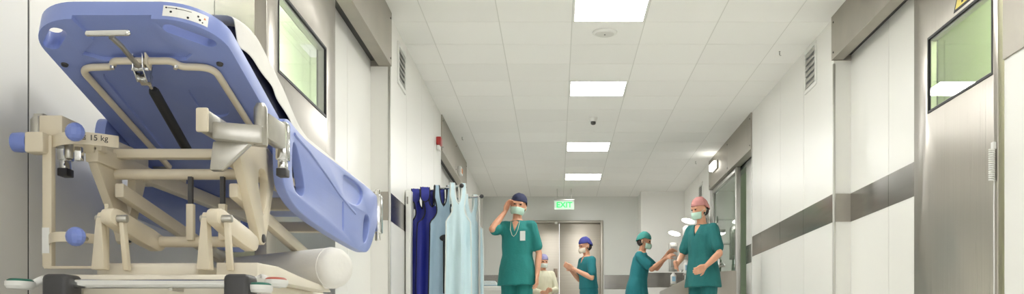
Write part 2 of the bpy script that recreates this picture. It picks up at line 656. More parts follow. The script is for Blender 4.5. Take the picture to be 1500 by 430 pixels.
header(2.25, 1, 4.6, 7.8, 2.486, 2.41, 'grey steel rail cover over the near right sliding door')
header(-1.33, -1, 4.4, 7.7, 2.41, -1.5, 'grey steel rail cover over the near left sliding door')
header(2.255, 1, 11.05, 14.1, 2.42, 2.42, 'grey steel rail cover over the glass screen')
header(-1.335, -1, 11.15, 14.2, 2.42, -1.48, 'grey steel rail cover over the far left sliding door')


# steel sliding doors with a window
def slab_door(name, x0, x1, y0, y1, z1, wy0, wy1, wz0, wz1, label):
    o = MB().box(x0, x1, y0, y1, 0.012, z1).build(name, 'steel', org=((x0 + x1) / 2, (y0 + y1) / 2, 0))
    tag(o, label, 'door', None, 'structure')
    cut(o, MB().box(x0 - 0.1, x1 + 0.1, wy0, wy1, wz0, wz1))
    bevel_bake(o, 0.004, 2)
    mb = MB()
    g = 0.014
    for (a, b, c, d) in ((wy0, wy1, wz0, wz0 + g), (wy0, wy1, wz1 - g, wz1), (wy0, wy0 + g, wz0 + g, wz1 - g), (wy1 - g, wy1, wz0 + g, wz1 - g)):
        mb.box(x0 - 0.003, x1 + 0.003, a, b, c, d)
    mb.build('window_frame', 'black', o)['label'] = 'dark gasket frame of the window'
    mb = MB()
    t = 0.012
    for xa, xb in ((x0 + 0.014, x1 - 0.014),):
        for (a, b, c, d) in ((wy0 + g, wy1 - g, wz0 + g, wz0 + g + t), (wy0 + g, wy1 - g, wz1 - g - t, wz1 - g),
                             (wy0 + g, wy0 + g + t, wz0 + g, wz1 - g), (wy1 - g - t, wy1 - g, wz0 + g, wz1 - g)):
            mb.box(xa, xb, a, b, c, d)
    mb.build('glazing_bead', 'alu', o)['label'] = 'pale metal glazing bead'
    for xa in (x0 + 0.004, x1 - 0.008):
        MB().box(xa, xa + 0.004, wy0 + 0.006, wy1 - 0.006, wz0 + 0.006, wz1 - 0.006).build('pane', 'glass', o)['label'] = 'clear glass pane'
    return o


dr = slab_door('door_1', 2.315, 2.375, 5.0, 6.17, 2.53, 5.055, 5.94, 1.61, 2.08, 'brushed steel sliding door with a wide window on the right')
dl = slab_door('door_2', -1.47, -1.41, 4.64, 6.08, 2.46, 4.83, 5.84, 1.56, 1.99, 'brushed steel sliding door with a window on the left, behind the stretcher')
# white door leaf in the far left opening is part of the wall; the end door
mb = MB()
mb.box(DX0 + 0.05, 0.052, BACK + 0.03, BACK + 0.075, 0.01, DZ - 0.05)
mb.box(0.056, DX1 - 0.05, BACK + 0.03, BACK + 0.075, 0.01, DZ - 0.05)
d3 = mb.build('door_3', 'steelback', org=(0.05, BACK, 0), bevel=0.003)
tag(d3, 'wide double leaf steel door closing the end of the corridor', 'door', None, 'structure')
mb = MB()
mb.box(DX0, DX0 + 0.05, BACK - 0.03, BACK + 0.09, 0, DZ)
mb.box(DX1 - 0.05, DX1, BACK - 0.03, BACK + 0.09, 0, DZ)
mb.box(DX0 + 0.05, DX1 - 0.05, BACK - 0.03, BACK + 0.09, DZ - 0.05, DZ)
mb.build('door_frame', 'header', d3, bevel=0.008)
MB().box(-0.05, 0.02, BACK + 0.018, BACK + 0.03, 1.36, 1.52).build('door_plate', 'plate', d3, bevel=0.003)
mb = MB()
mb.box(-0.03, 0.02, BACK - 0.06, BACK - 0.03, 2.325, 2.37)
mb.build('door_sensor', 'label', d3, bevel=0.008)

# glazed screen in the far right opening
g0, g1 = 12.2, 14.05
o = MB().box(2.30, 2.36, g0, g0 + 0.07, 0, 2.42).box(2.30, 2.36, g1 - 0.04, g1, 0, 2.42).box(2.30, 2.36, g0 + 0.07, g1 - 0.04, 2.36, 2.42).box(2.30, 2.36, g0 + 0.07, g1 - 0.04, 0, 0.1).build('window_1', 'alu', bevel=0.004)
tag(o, 'aluminium framed glass screen beside the scrub sink', 'window', None, 'structure')
MB().box(2.325, 2.335, g0 + 0.065, g1 - 0.035, 0.09, 2.37).build('pane', 'glasst', o)

# ------------------------------------------------------------------ ceiling fittings
LAMPLABEL = ['square glowing ceiling lamp nearest overhead, before the big steel doors', 'square glowing ceiling lamp above the steel doors',
             'largest square ceiling lamp, cut by the top edge beside the round speaker', 'square ceiling lamp second in the row, before the smoke detector',
             'square ceiling lamp third in the row, beyond the smoke detector', 'smallest square ceiling lamp, nearest to the exit sign']
for l, lb in zip(LAMPROWS, LAMPLABEL):
    c = (0.4325, l + 0.3, CEIL)
    e = empty('ceiling_lamp', c, lb, 'lamp', 'square ceiling lamps')
    mb = MB()
    x0, x1, y0, y1 = 0.134, 0.731, l + 0.004, l + 0.596
    f = 0.018
    for a, b, p, q in ((x0, x1, y0, y0 + f), (x0, x1, y1 - f, y1), (x0, x0 + f, y0 + f, y1 - f), (x1 - f, x1, y0 + f, y1 - f)):
        mb.box(a, b, p, q, CEIL - 0.004, CEIL + 0.05)
    mb.build('frame', 'white', e, bevel=0.003)
    MB().box(x0 + f, x1 - f, y0 + f, y1 - f, CEIL + 0.002, CEIL + 0.012).build('diffuser', 'lamp', e)

sp = empty('ceiling_speaker', (0.415, 8.17, CEIL), 'round white ceiling speaker beside the largest lamp', 'speaker')
MB().rings([((0.415, 8.17, CEIL), 0.108), ((0.415, 8.17, CEIL - 0.012), 0.104), ((0.415, 8.17, CEIL - 0.018), 0.09)], 40).build('rim', 'white', sp)
mb = MB().cyl((0.415, 8.17, CEIL - 0.016), (0.415, 8.17, CEIL - 0.022), 0.084, 0.078, 36)
mb.build('grille', 'tbar', sp)
MB().cyl((0.415, 8.17, CEIL - 0.021), (0.415, 8.17, CEIL - 0.026), 0.006, seg=10).build('grille_screw', 'darkgrey', sp)

sm = W(869, 166, 11.3)
sm = Vector((sm.x, 11.3, CEIL))
e = empty('smoke_detector', sm, 'small round smoke detector hanging from the ceiling tiles', 'smoke detector')
MB().rings([(sm, 0.05), (sm - Vector((0, 0, 0.02)), 0.05), (sm - Vector((0, 0, 0.03)), 0.042), (sm - Vector((0, 0, 0.05)), 0.036)], 24).build('base', 'white', e)
MB().rings([(sm - Vector((0, 0, 0.05)), 0.03), (sm - Vector((0, 0, 0.075)), 0.03), (sm - Vector((0, 0, 0.085)), 0.018)], 20).build('sensor_head', 'darkgrey', e)

for px, py, lb in ((1142, 80, 'tiny grey hook on the ceiling near the right wall vent'), (1019, 239, 'tiny grey hook on the ceiling near the glass screen'), (677, 204, 'tiny grey hook on the ceiling near the far left door')):
    y = F * (CEIL - CAMZ - 0.03) / (VY - py)
    p = W(px, py, y)
    mb = MB().tube([(p.x, y, CEIL), (p.x, y, CEIL - 0.03)] + arc((p.x + 0.008, y, CEIL - 0.03), 0.008, 180, 320, 6, 'xz'), 0.0026, 8)
    mb.cyl((p.x, y, CEIL), (p.x, y, CEIL - 0.004), 0.008, seg=12)
    tag(mb.build('ceiling_hook', 'joint'), lb, 'hook', 'ceiling hooks')


def vent(x, s, y0, y1, z0, z1, label):
    e = empty('wall_vent', (x, (y0 + y1) / 2, z0), label, 'vent', 'louvred wall vents')
    xa, xb = sorted((x, x - s * 0.014))
    mb = MB()
    f = 0.035
    for a, b, c, d in ((y0, y1, z0, z0 + f), (y0, y1, z1 - f, z1), (y0, y0 + f, z0 + f, z1 - f), (y1 - f, y1, z0 + f, z1 - f)):
        mb.box(xa, xb, a, b, c, d)
    mb.build('frame', 'white', e, bevel=0.003)
    xa, xb = sorted((x - s * 0.001, x - s * 0.003))
    MB().box(xa, xb, y0 + f, y1 - f, z0 + f, z1 - f).build('backing', 'ventgrey', e)
    n = 6
    for k in range(n):
        zc = z0 + f + (z1 - z0 - 2 * f) * (k + 0.5) / n
        h = (z1 - z0 - 2 * f) / n * 0.5
        mb = MB().prism([(x - s * 0.004, y0 + f, zc + h * 0.9), (x - s * 0.016, y0 + f, zc - h * 0.7), (x - s * 0.016, y0 + f, zc - h * 0.9), (x - s * 0.004, y0 + f, zc + h * 0.6)], (0, y1 - y0 - 2 * f, 0))
        mb.build('slat', 'alu', e)
    return e


vent(XL, -1, 8.08, 8.48, 2.38, 2.74, 'louvred vent high on the left wall beside the grey rail cover')
vent(XR, 1, 8.3, 8.68, 2.43, 2.82, 'louvred vent high on the right wall beside the grey rail cover')
vent(XR, 1, 14.75, 15.15, 2.4, 2.66, 'small louvred vent high on the right wall beyond the glass screen')

# fire alarm on the left wall
e = empty('fire_alarm', (XL, 10.77, 2.44), 'red and white fire alarm beacon high on the left wall', 'fire alarm')
MB().box(XL - 0.002, XL + 0.055, 10.70, 10.84, 2.40, 2.49).build('beacon', 'red', e, bevel=0.012)
MB().box(XL - 0.002, XL + 0.04, 10.71, 10.83, 2.345, 2.398).build('sounder', 'white', e, bevel=0.012)
# small sign lamp on the far left rail cover
e = empty('sign_lamp', (-1.332, 13.3, 2.5), 'small white box with an orange mark on the far left rail cover', 'sign lamp')
MB().box(-1.333, -1.29, 12.9, 13.15, 2.46, 2.56).build('housing', 'white', e, bevel=0.008)
MB().box(-1.2895, -1.285, 12.97, 13.08, 2.48, 2.54).build('mark', 'orange', e)
# emergency lamp on the rail cover over the glass screen
e = empty('emergency_lamp', (2.25, 13.5, 2.6), 'white oblong emergency lamp on the rail cover over the glass screen', 'lamp')
MB().box(2.232, 2.252, 13.28, 13.68, 2.60, 2.72).build('base', 'white', e, bevel=0.008)
MB().box(2.185, 2.231, 13.3, 13.66, 2.61, 2.71).build('lens', 'dome', e, bevel=0.018, segs=3)

# exit sign
sy = 16.6
e = empty('exit_sign', W(826, 300, sy), 'glowing green EXIT sign hanging before the end wall', 'sign')
a, b = W(812, 306.5, sy), W(841, 293.5, sy)
mb = MB().box(a.x, b.x, sy, sy + 0.02, a.z, b.z)
mb.build('panel', 'exitplate', e, bevel=0.004)
MB().box(a.x - 0.01, b.x + 0.01, sy - 0.01, sy + 0.03, b.z, b.z + 0.03).build('mount_rail', 'alu', e, bevel=0.004)
for x in (a.x + 0.05, b.x - 0.05):
    MB().cyl((x, sy + 0.01, b.z + 0.03), (x, sy + 0.01, CEIL), 0.006, seg=10).build('rod', 'alu', e)
ctr = (a + b) / 2
text_mesh('lettering', 'EXIT', 0.135, 'exitgreen', e, Matrix.Translation((ctr.x, sy - 0.003, ctr.z)) @ Matrix.Rotation(R(90), 4, 'X') @ Matrix.Scale(1.0, 4))

# warning sign on the right steel door
xs = 2.3145
p = [(5.55, 2.100), (5.30, 2.100), (5.425, 2.317)]
e = empty('warning_sign', (xs, 5.425, 2.1), 'yellow triangle warning sign on the right steel door above its window', 'sign')
cy, cz = 5.425, 2.172


def tri(k, d0, d1):
    pts = [(xs - d0, cy + (y - cy) * k, cz + (z - cz) * k) for y, z in p]
    return MB().prism(pts, (-(d1 - d0), 0, 0))


tri(1.0, 0.0, 0.002).build('border', 'ink', e)
tri(0.8, 0.0022, 0.003).build('face', 'yellow', e)
mb = MB()
for y, z, w_, h_ in ((5.425, 2.135, 0.012, 0.02), (5.425, 2.19, 0.018, 0.06)):
    mb.box(xs - 0.0042, xs - 0.0032, y - w_, y + w_, z - h_ / 2, z + h_ / 2)
mb.build('symbol', 'ink', e)

# coiled cord hanging on the near edge of the right steel door
e = empty('coiled_cord', (2.30, 5.03, 1.0), 'white coiled cord hanging at the near edge of the right steel door', 'cord')
pts = []
ct, cb = 1.21, 1.04
for i in range(15 * 12 + 1):
    a = 2 * math.pi * i / 12
    pts.append((2.296 + 0.013 * math.cos(a), 5.025 + 0.015 * math.sin(a), ct - (ct - cb) * i / 180))
MB().tube(pts, 0.0042, 6).build('coil', 'white', e)
MB().tube([(2.309, 5.025, cb), (2.308, 5.027, 0.9), (2.307, 5.022, 0.6), (2.308, 5.025, 0.3), (2.308, 5.025, 0.13)], 0.0035, 8).build('lead', 'white', e)
MB().box(2.296, 2.315, 5.01, 5.04, ct - 0.005, ct + 0.035).build('plug', 'white', e, bevel=0.004)

# ------------------------------------------------------------------ hospital stretcher
BX = -1.205
bed = empty('hospital_stretcher', (BX, 3.5, 0), 'cream framed hospital stretcher with raised blue backrest against the left wall', 'stretcher')
SL = math.atan(0.295)
O = Vector((BX, 2.6, 1.076))
U, V, N = Vector((1, 0, 0)), Vector((0, math.cos(SL), -math.sin(SL))), Vector((0, math.sin(SL), math.cos(SL)))


def BP(u, v, w=0.0):
    return O + U * u + V * v + N * w


def uvb(px, py, w=0.0):
    """where the line of sight through a photo pixel meets the underside of the backrest"""
    c = Vector((0, 0, CAMZ))
    d = W(px, py, 1.0) - c
    o = BP(0, 0, w)
    t = (o - c).dot(N) / d.dot(N)
    q = c + d * t - O
    return q.dot(U), q.dot(V)


def rounded(hw, v0, v1, r, n=10):
    """outline with two large round corners at v0"""
    pts = [(-hw, v1), (-hw, v0 + r)]
    for i in range(1, n + 1):
        a = R(180 + 90 * i / n)
        pts.append((-hw + r + r * math.cos(a), v0 + r + r * math.sin(a)))
    for i in range(n + 1):
        a = R(270 + 90 * i / n)
        pts.append((hw - r + r * math.cos(a), v0 + r + r * math.sin(a)))
    pts.append((hw, v1))
    return pts


def slot(mid0, mid1, r, w0, w1, n=8):
    a, b = Vector(mid0), Vector(mid1)
    d = (b - a).normalized()
    t0 = math.atan2(d.y, d.x)
    pts = []
    for c, s in ((b, -90), (a, 90)):
        for i in range(n + 1):
            t = t0 + R(s + 180 * i / n)
            pts.append((c.x + r * math.cos(t), c.y + r * math.sin(t)))
    return MB().prism([BP(u, v, w0) for u, v in pts], N * (w1 - w0))


# backrest board
HW = 0.268
out = rounded(HW, 0.0, 0.90, 0.15, 12)
back = MB().prism([BP(u, v, 0) for u, v in out], N * 0.055).build('backrest', 'blue', bed, smooth=False)
sl_l = slot((-0.236, 0.122), (-0.185, 0.062), 0.022, -0.05, 0.12)
sl_r = slot((0.135, 0.046), (0.218, 0.112), 0.021, -0.05, 0.12)
mid = [(-0.125, -0.05), (-0.105, 0.10), (-0.17, 0.17), (-0.12, 0.20), (0.12, 0.20), (0.15, 0.17), (0.095, 0.10), (0.10, -0.05)]
rec1 = MB().prism([BP(u, v, -0.05) for u, v in mid], N * 0.062)
inn = rounded(0.165, 0.24, 0.80, 0.07, 8)
rec2 = MB().prism([BP(u, v, -0.05) for u, v in inn], N * 0.060)
sm1 = slot((0.10, 0.40), (0.10, 0.50), 0.045, -0.05, 0.018)
cut(back, sl_l, sl_r, rec1, rec2)
cut(back, sm1)
bevel_bake(back, 0.010, 3, 50)
# studs on the underside
for px, py in ((95, 94), (322, 93)):
    u, v = uvb(px, py)
    u = max(-0.245, min(0.245, u))
    MB().cyl(BP(u, v, 0.002), BP(u, v, -0.005), 0.011, 0.009, 16).build('stud', 'darkgrey', back)
# tan bent tube under the board
tr = 0.0105


def tb(u, v):
    return BP(u, v, -tr - 0.001)


def fillet(pts, r, n=7):
    """round the inner corners of a 2-D path"""
    P = [Vector(p) for p in pts]
    o = [P[0]]
    for a, b, c in zip(P[:-2], P[1:-1], P[2:]):
        d1, d2 = (a - b).normalized(), (c - b).normalized()
        rr = min(r, (a - b).length * 0.45, (c - b).length * 0.45)
        s, e_ = b + d1 * rr, b + d2 * rr
        for i in range(n + 1):
            t = i / n
            o.append(s * (1 - t) ** 2 + b * 2 * t * (1 - t) + e_ * t ** 2)
    o.append(P[-1])
    return o


loop = fillet([(-0.185, 0.86), (-0.20, 0.22), (-0.10, 0.215), (-0.085, 0.185), (0.085, 0.185), (0.10, 0.215), (0.195, 0.22), (0.20, 0.86)], 0.07)
MB().tube([tb(p[0], p[1]) for p in loop], tr, 12).build('backrest_tube', 'cream', bed)['label'] = 'tan bent tube under the backrest'
for u, v in ((-0.092, 0.2), (0.092, 0.2)):
    MB().cyl(tb(u, v) - N * 0.008, tb(u, v) - N * 0.017, 0.008, 0.006, 12).build('bolt', 'chrome', bed)
# release lever: chrome bar, flat bent link, bracket
lv = MB()
bl, br = uvb(129, 49, -0.05), uvb(187, 48, -0.05)
lv.caps((BP(bl[0], bl[1], -0.05), 0.0085), (BP(br[0], br[1], -0.05), 0.0085))
lever = lv.build('release_lever', 'chrome', bed)
lk = [uvb(163, 53, -0.05), uvb(178, 65, -0.045), uvb(193, 83, -0.04), uvb(203, 97, -0.04)]
MB().tube([BP(u, v, w) for (u, v), w in zip(lk, (-0.052, -0.05, -0.045, -0.04))], 0.0075, 10).build('lever_link', 'cast', lever)
bu, bv = uvb(204, 98, -0.03)
mb = MB()
for s in (-0.016, 0.012):
    mb.prism([BP(bu + s, bv - 0.025, 0.0), BP(bu + s, bv + 0.05, 0.0), BP(bu + s, bv + 0.05, -0.05), BP(bu + s, bv + 0.03, -0.062), BP(bu + s, bv - 0.01, -0.04)], U * 0.004)
mb.prism([BP(bu - 0.016, bv + 0.035, -0.05), BP(bu + 0.016, bv + 0.035, -0.05), BP(bu + 0.016, bv + 0.06, -0.055), BP(bu - 0.016, bv + 0.06, -0.055)], N * 0.03)
mb.cyl(BP(bu - 0.026, bv + 0.01, -0.03), BP(bu + 0.024, bv + 0.01, -0.03), 0.006, seg=12)
mb.build('lever_bracket', 'chrome', bed, bevel=0.0015)
mb = MB()
mb.prism([BP(bu + 0.022, bv - 0.03, 0.0), BP(bu + 0.022, bv + 0.02, 0.0), BP(bu + 0.022, bv + 0.02, -0.03), BP(bu + 0.022, bv - 0.015, -0.03)], U * 0.006)
mb.build('tube_clamp', 'cream', bed, bevel=0.002)
# gas spring
g0_, g1_ = uvb(214, 117, -0.045), uvb(224, 131, -0.05)
ga, gb = BP(g0_[0], g0_[1], -0.045), BP(g1_[0], g1_[1], -0.05)
ge = W(278, 226, 3.12)
gs = MB().rings([(gb, 0.012), (gb + (ge - gb) * 0.03, 0.0155), (gb + (ge - gb) * 0.97, 0.0155), (ge, 0.012)], 16).build('gas_spring', 'black', bed)
MB().caps((ga, 0.006), (gb, 0.006)).build('piston_rod', 'chrome', gs)
# sticker on the right round corner of the board's edge
lb0 = MB()
ul = [uvb(238, 16, -0.001), uvb(240, 7, -0.001), uvb(305, 21, -0.001), uvb(304, 33, -0.001)]
arcn = 12


def stk(a, w, k=0.0006):
    """point on the rounded rim of the board: a = corner angle, w = height on the rim"""
    return BP(HW - 0.15 + (0.15 + k) * math.cos(R(a)), 0.15 + (0.15 + k) * math.sin(R(a)), w)


lb = lb0.grid([[stk(274 + 46 * i / arcn, 0.043) for i in range(arcn + 1)], [stk(274 + 46 * i / arcn, 0.010) for i in range(arcn + 1)]]).build('sticker', 'label', bed, solid=0.0012, smooth=False)
lb['label'] = 'white instruction sticker on the round corner'
mb = MB()
mb.tube([stk(a, 0.036, 0.0013) for a in range(276, 304, 2)], 0.0008, 6)
for a, r, q in ((277, 0.036, 0.0024), (287, 0.036, 0.0022), (282, 0.024, 0.0034), (299, 0.016, 0.0034), (309, 0.030, 0.003), (311, 0.021, 0.0034), (314, 0.016, 0.0022)):
    mb.cyl(stk(a, r, 0.0004), stk(a, r, 0.002), q, seg=8)
mb.build('sticker_print', 'ink', lb)
MB().cyl(stk(316, 0.030, 0.0004), stk(316, 0.030, 0.002), 0.0042, seg=3).build('sticker_mark', 'orange', lb)

# mattress: navy, bent where the backrest meets the flat deck
HY, HZ = 3.46, 0.825


def deckz(y):
    if y < HY:
        return 1.076 + 0.295 * (2.6 - y) + 0.06
    return HZ + 0.055


def thick(y):
    return 0.085 + 0.045 * max(0.0, min(1.0, (3.60 - y) / 0.35))


ys = [2.90 + 0.045 * i for i in range(13)] + [3.52 + 0.1 * i for i in range(13)]
loops = []
for y in ys:
    z = deckz(y)
    h = thick(y) - (0.0 if ys[0] < y < ys[-1] else 0.02)
    hw = 0.258
    if y < 3.0:
        hw = 0.258 - 0.04 * ((3.0 - y) / 0.1) ** 2
    lp = []
    for sx, sz in ((-1, 0.012), (-0.985, 0), (0.985, 0), (1, 0.012), (1, h - 0.015), (0.965, h), (-0.965, h), (-1, h - 0.015)):
        lp.append(Vector((BX + sx * hw, y, z + sz)))
    loops.append(lp)
mt = MB().loft(loops).build('mattress', 'navy', bevel=0.006)
tag(mt, 'navy vinyl mattress on the stretcher under a white sheet', 'mattress')


# sheet: thin cloth over the mattress, hanging over both long sides with a wavy hem
rows = []
N2 = 60
for i in range(N2 + 1):
    y = 2.88 + (4.80 - 2.88) * i / N2
    z = deckz(min(max(y, 2.90), 4.7)) + thick(y) + 0.006
    hw = 0.262
    if y < 3.0:
        hw = 0.262 - 0.04 * ((3.0 - y) / 0.12) ** 2
    f = (y - 2.64) / 2.16
    wav = 0.010 * math.sin(y * 9.0) + 0.007 * math.sin(y * 23 + 1) + 0.006 * noise.noise(Vector((y * 7, 0, 0)))
    drop = 0.034 + 0.052 * max(0.0, min(1.0, (3.5 - y) / 0.2)) + wav * (0.4 if y < 3.5 else 1) + (0.062 if y > 3.62 else 0.062 * max(0, (y - 3.5) / 0.12)) - (0.045 if 4.18 < y < 4.42 else 0.0)
    drop = max(0.012, drop)
    row = []
    for side in (-1, 1):
        seq = []
        n = 7
        for k in range(n):
            t = k / (n - 1)
            flare = 0.007 + 0.010 * t * (1 + math.sin(y * 31)) * 0.6
            seq.append(Vector((BX + side * (hw + flare), y, z - 0.012 - drop * t)))
        seq = list(reversed(seq)) if side < 0 else seq
        if side < 0:
            row += seq
            for k in range(9):
                q = -1 + 2 * k / 8
                row.append(Vector((BX + q * (hw - 0.006), y, z + 0.002 * noise.noise(Vector((q * 3, y * 4, 2))))))
        else:
            row += seq
    rows.append(row)
sh = MB().grid(rows).build('bed_sheet', 'sheet', solid=0.0035, sub=1, sharp=180)
tag(sh, 'white sheet draped over the navy mattress of the stretcher', 'sheet')

# flat deck
dk = MB().box(BX - 0.262, BX + 0.262, HY + 0.03, 4.80, HZ - 0.005, HZ + 0.05).build('deck', 'blue', bed, bevel=0.015, segs=3)

# side rails ---------------------------------------------------------
RX = BX + 0.275


def smoothpoly(pts, it=2):
    P = [Vector(p) for p in pts]
    for _ in range(it):
        q = []
        for i in range(len(P)):
            a, b = P[i], P[(i + 1) % len(P)]
            q += [a * 0.75 + b * 0.25, a * 0.25 + b * 0.75]
        P = q
    return P


def make_rail(side):
    x = BX + side * 0.275
    d = 0.034 * side
    o2 = smoothpoly([(3.12, 0.895), (3.12, 0.73), (3.17, 0.685), (3.33, 0.645), (3.75, 0.622), (4.10, 0.612), (4.42, 0.606), (4.56, 0.625), (4.70, 0.72), (4.80, 0.82), (4.80, 0.905), (4.72, 0.93), (4.0, 0.925), (3.48, 0.915), (3.3, 0.925), (3.16, 0.945)], 2)
    o = MB().prism([(x, p[0], p[1]) for p in o2], (d, 0, 0)).build('side_rail', 'blue', bed, smooth=False)

    def cutter(pts, a, b, it=2):
        q = smoothpoly(pts, it)
        return MB().prism([(x + a * side, p[0], p[1]) for p in q], ((b - a) * side, 0, 0))
    c1 = cutter([(3.23, 0.72), (3.235, 0.885), (3.30, 0.865), (3.36, 0.80), (3.40, 0.735), (3.36, 0.700)], -0.05, 0.1)
    c2 = cutter([(4.40, 0.655), (4.44, 0.785), (4.53, 0.80), (4.58, 0.775), (4.54, 0.70), (4.47, 0.655)], -0.05, 0.1)
    c3 = cutter([(4.00, 0.80), (4.00, 0.885), (4.04, 0.905), (4.40, 0.905), (4.42, 0.86), (4.30, 0.80)], 0.02, 0.1)
    c4 = cutter([(3.985, 0.66), (3.985, 0.775), (4.005, 0.785), (4.02, 0.775), (4.02, 0.66)], 0.026, 0.1)
    cut(o, c1, c2, c3, c4)
    bevel_bake(o, 0.007, 3, 50)
    # raised rib following the top of the hand hole
    mb = MB()
    rib = [(x + side * 0.033, y, z) for y, z in ((3.26, 0.905), (3.45, 0.885), (3.7, 0.845), (3.95, 0.80), (4.15, 0.775), (4.25, 0.765))]
    mb.tube(rib, 0.006, 8)
    mb.build('rail_rib', 'blue', o)
    mb = MB().cyl((x + side * 0.005, 4.86, 0.80), (x + side * 0.005, 4.86, 0.90), 0.03, seg=20)
    mb.build('rail_end_knob', 'blueknob', o, bevel=0.01, segs=3)
    return o


make_rail(1)
make_rail(-1)
# chrome fitting at the far end of the right rail
mb = MB().box(BX + 0.285, BX + 0.325, 4.76, 4.84, 0.74, 0.93)
mb.cyl((BX + 0.305, 4.80, 0.70), (BX + 0.305, 4.80, 0.96), 0.014, seg=14)
mb.build('rail_post', 'chrome', bed, bevel=0.006)


# brackets that carry the rails at the near end
def bracket(side):
    x = BX + side * 0.275
    s = side
    mb = MB()
    mb.rings([((x + s * 0.055, 2.82, 0.775), 0.02), ((x + s * 0.055, 2.82, 0.885 if s > 0 else 0.85), 0.02), ((x + s * 0.055, 2.82, 0.90 if s > 0 else 0.862), 0.012)], 20)
    o = mb.build('rail_bracket', 'cast', bed)
    mb = MB().hull([Vector((x + s * a, y, z)) for a, y, z in ((0.045, 2.83, 0.80), (0.045, 2.83, 0.875), (0.075, 2.83, 0.80), (0.075, 2.83, 0.875),
                                                        (0.05, 3.02, 0.80), (0.05, 3.02, 0.875), (0.085, 3.02, 0.80), (0.085, 3.02, 0.875))])
    mb.build('bracket_arm', 'cast', o, bevel=0.006)
    mb = MB().box(*sorted((x + s * 0.05, x + s * 0.085)), 2.98, 3.03, 0.765, 0.885)
    mb.box(*sorted((x + s * 0.055, x + s * 0.08)), 2.985, 3.025, 0.735, 0.768)
    mb.build('bracket_clamp', 'chrome', o, bevel=0.006)
    mb = MB().box(*sorted((x + s * 0.052, x + s * 0.083)), 2.982, 3.028, 0.715, 0.74)
    mb.build('clamp_sleeve', 'darkgrey', o, bevel=0.003)
    # blue tube running from the clamp down into the rail
    mb = MB().rings([((x + s * 0.0665, 3.005, 0.72), 0.0165), ((x + s * 0.0665, 3.005, 0.64), 0.0165), ((x + s * 0.055, 3.03, 0.58), 0.0165), ((x + s * 0.02, 3.18, 0.65), 0.0165)], 16)
    return o


bracket(1)
bracket(-1)
# stepped box tube across to the right bracket
mb = MB()
mb.box(-1.03, -0.998, 2.735, 2.90, 0.800, 0.862)
ar = mb.build('bracket_tube', 'cast', bed, bevel=0.006)
MB().box(-1.032, -0.996, 2.722, 2.737, 0.796, 0.866).build('tube_end_cap', 'cream', ar, bevel=0.006)
mb = MB().hull([Vector(p) for p in ((-1.0, 2.76, 0.785), (-1.0, 2.76, 0.835), (-1.0, 2.84, 0.785), (-1.0, 2.84, 0.835),
                                    (-0.86, 2.79, 0.775), (-0.86, 2.79, 0.83), (-0.86, 2.85, 0.775), (-0.86, 2.85, 0.83))])
mb.build('bracket_beam', 'cast', ar, bevel=0.008)
mb = MB().prism([(-1.01, 2.80, 0.785), (-0.95, 2.80, 0.785), (-0.90, 2.80, 0.78), (-0.985, 2.80, 0.70), (-1.02, 2.80, 0.70)], (0, 0.03, 0))
mb.build('bracket_gusset', 'cast', ar, bevel=0.004)

# cream frame --------------------------------------------------------
fr = MB()
for x in (BX - 0.19, BX + 0.21):
    fr.box(x - 0.02, x + 0.02, 2.86, 4.78, 0.735, 0.785)
fr.box(BX - 0.19, BX + 0.21, 4.7, 4.75, 0.735, 0.785)
fr.box(BX - 0.19, BX + 0.21, 3.9, 3.95, 0.735, 0.785)
fr.box(BX - 0.19, BX + 0.21, 2.98, 3.02, 0.77, 0.80)
fr.build('bed_frame', 'cream', bed, bevel=0.006)
for y in (3.5, 4.2):
    for x in (BX - 0.19, BX + 0.21):
        MB().box(x - 0.018, x + 0.018, y, y + 0.05, 0.784, HZ - 0.004).build('deck_support', 'cream', bed, bevel=0.004)
for s in (-1, 1):
    MB().cyl((BX + s * 0.2, HY, HZ + 0.015), (BX + s * 0.255, HY, HZ + 0.015), 0.022, seg=18).build('backrest_hinge', 'cast', bed, bevel=0.003)
    for y in (3.35, 4.3):
        mb = MB().box(*sorted((BX + s * 0.20, BX + s * 0.277)), y, y + 0.04, 0.745, 0.775)
        mb.build('rail_arm', 'cream', bed, bevel=0.004)
# main cross tube
MB().cyl((-1.40, 3.0, 0.722), (-0.955, 3.0, 0.722), 0.017, seg=20).build('cross_tube', 'cream', bed)


# slotted triangular side brackets
def tri_bracket(x):
    o = MB().prism([(x - 0.014, y, z) for y, z in smoothpoly([(2.84, 0.83), (2.84, 0.775), (3.045, 0.545), (3.06, 0.51), (3.115, 0.51), (3.13, 0.545), (3.24, 0.775), (3.24, 0.83)], 1)], (0.028, 0, 0)).build('lift_bracket', 'cream', bed, smooth=False)
    cut(o, MB().prism([(x - 0.05, y, z) for y, z in smoothpoly([(3.02, 0.755), (3.085, 0.61), (3.105, 0.61), (3.16, 0.755)], 2)], (0.1, 0, 0)))
    bevel_bake(o, 0.004, 2, 40)
    MB().cyl((x - 0.02, 3.09, 0.53), (x + 0.02, 3.09, 0.53), 0.014, seg=18).build('pivot_bolt', 'darkgrey', o, bevel=0.003)


tri_bracket(-1.40)
tri_bracket(-0.965)


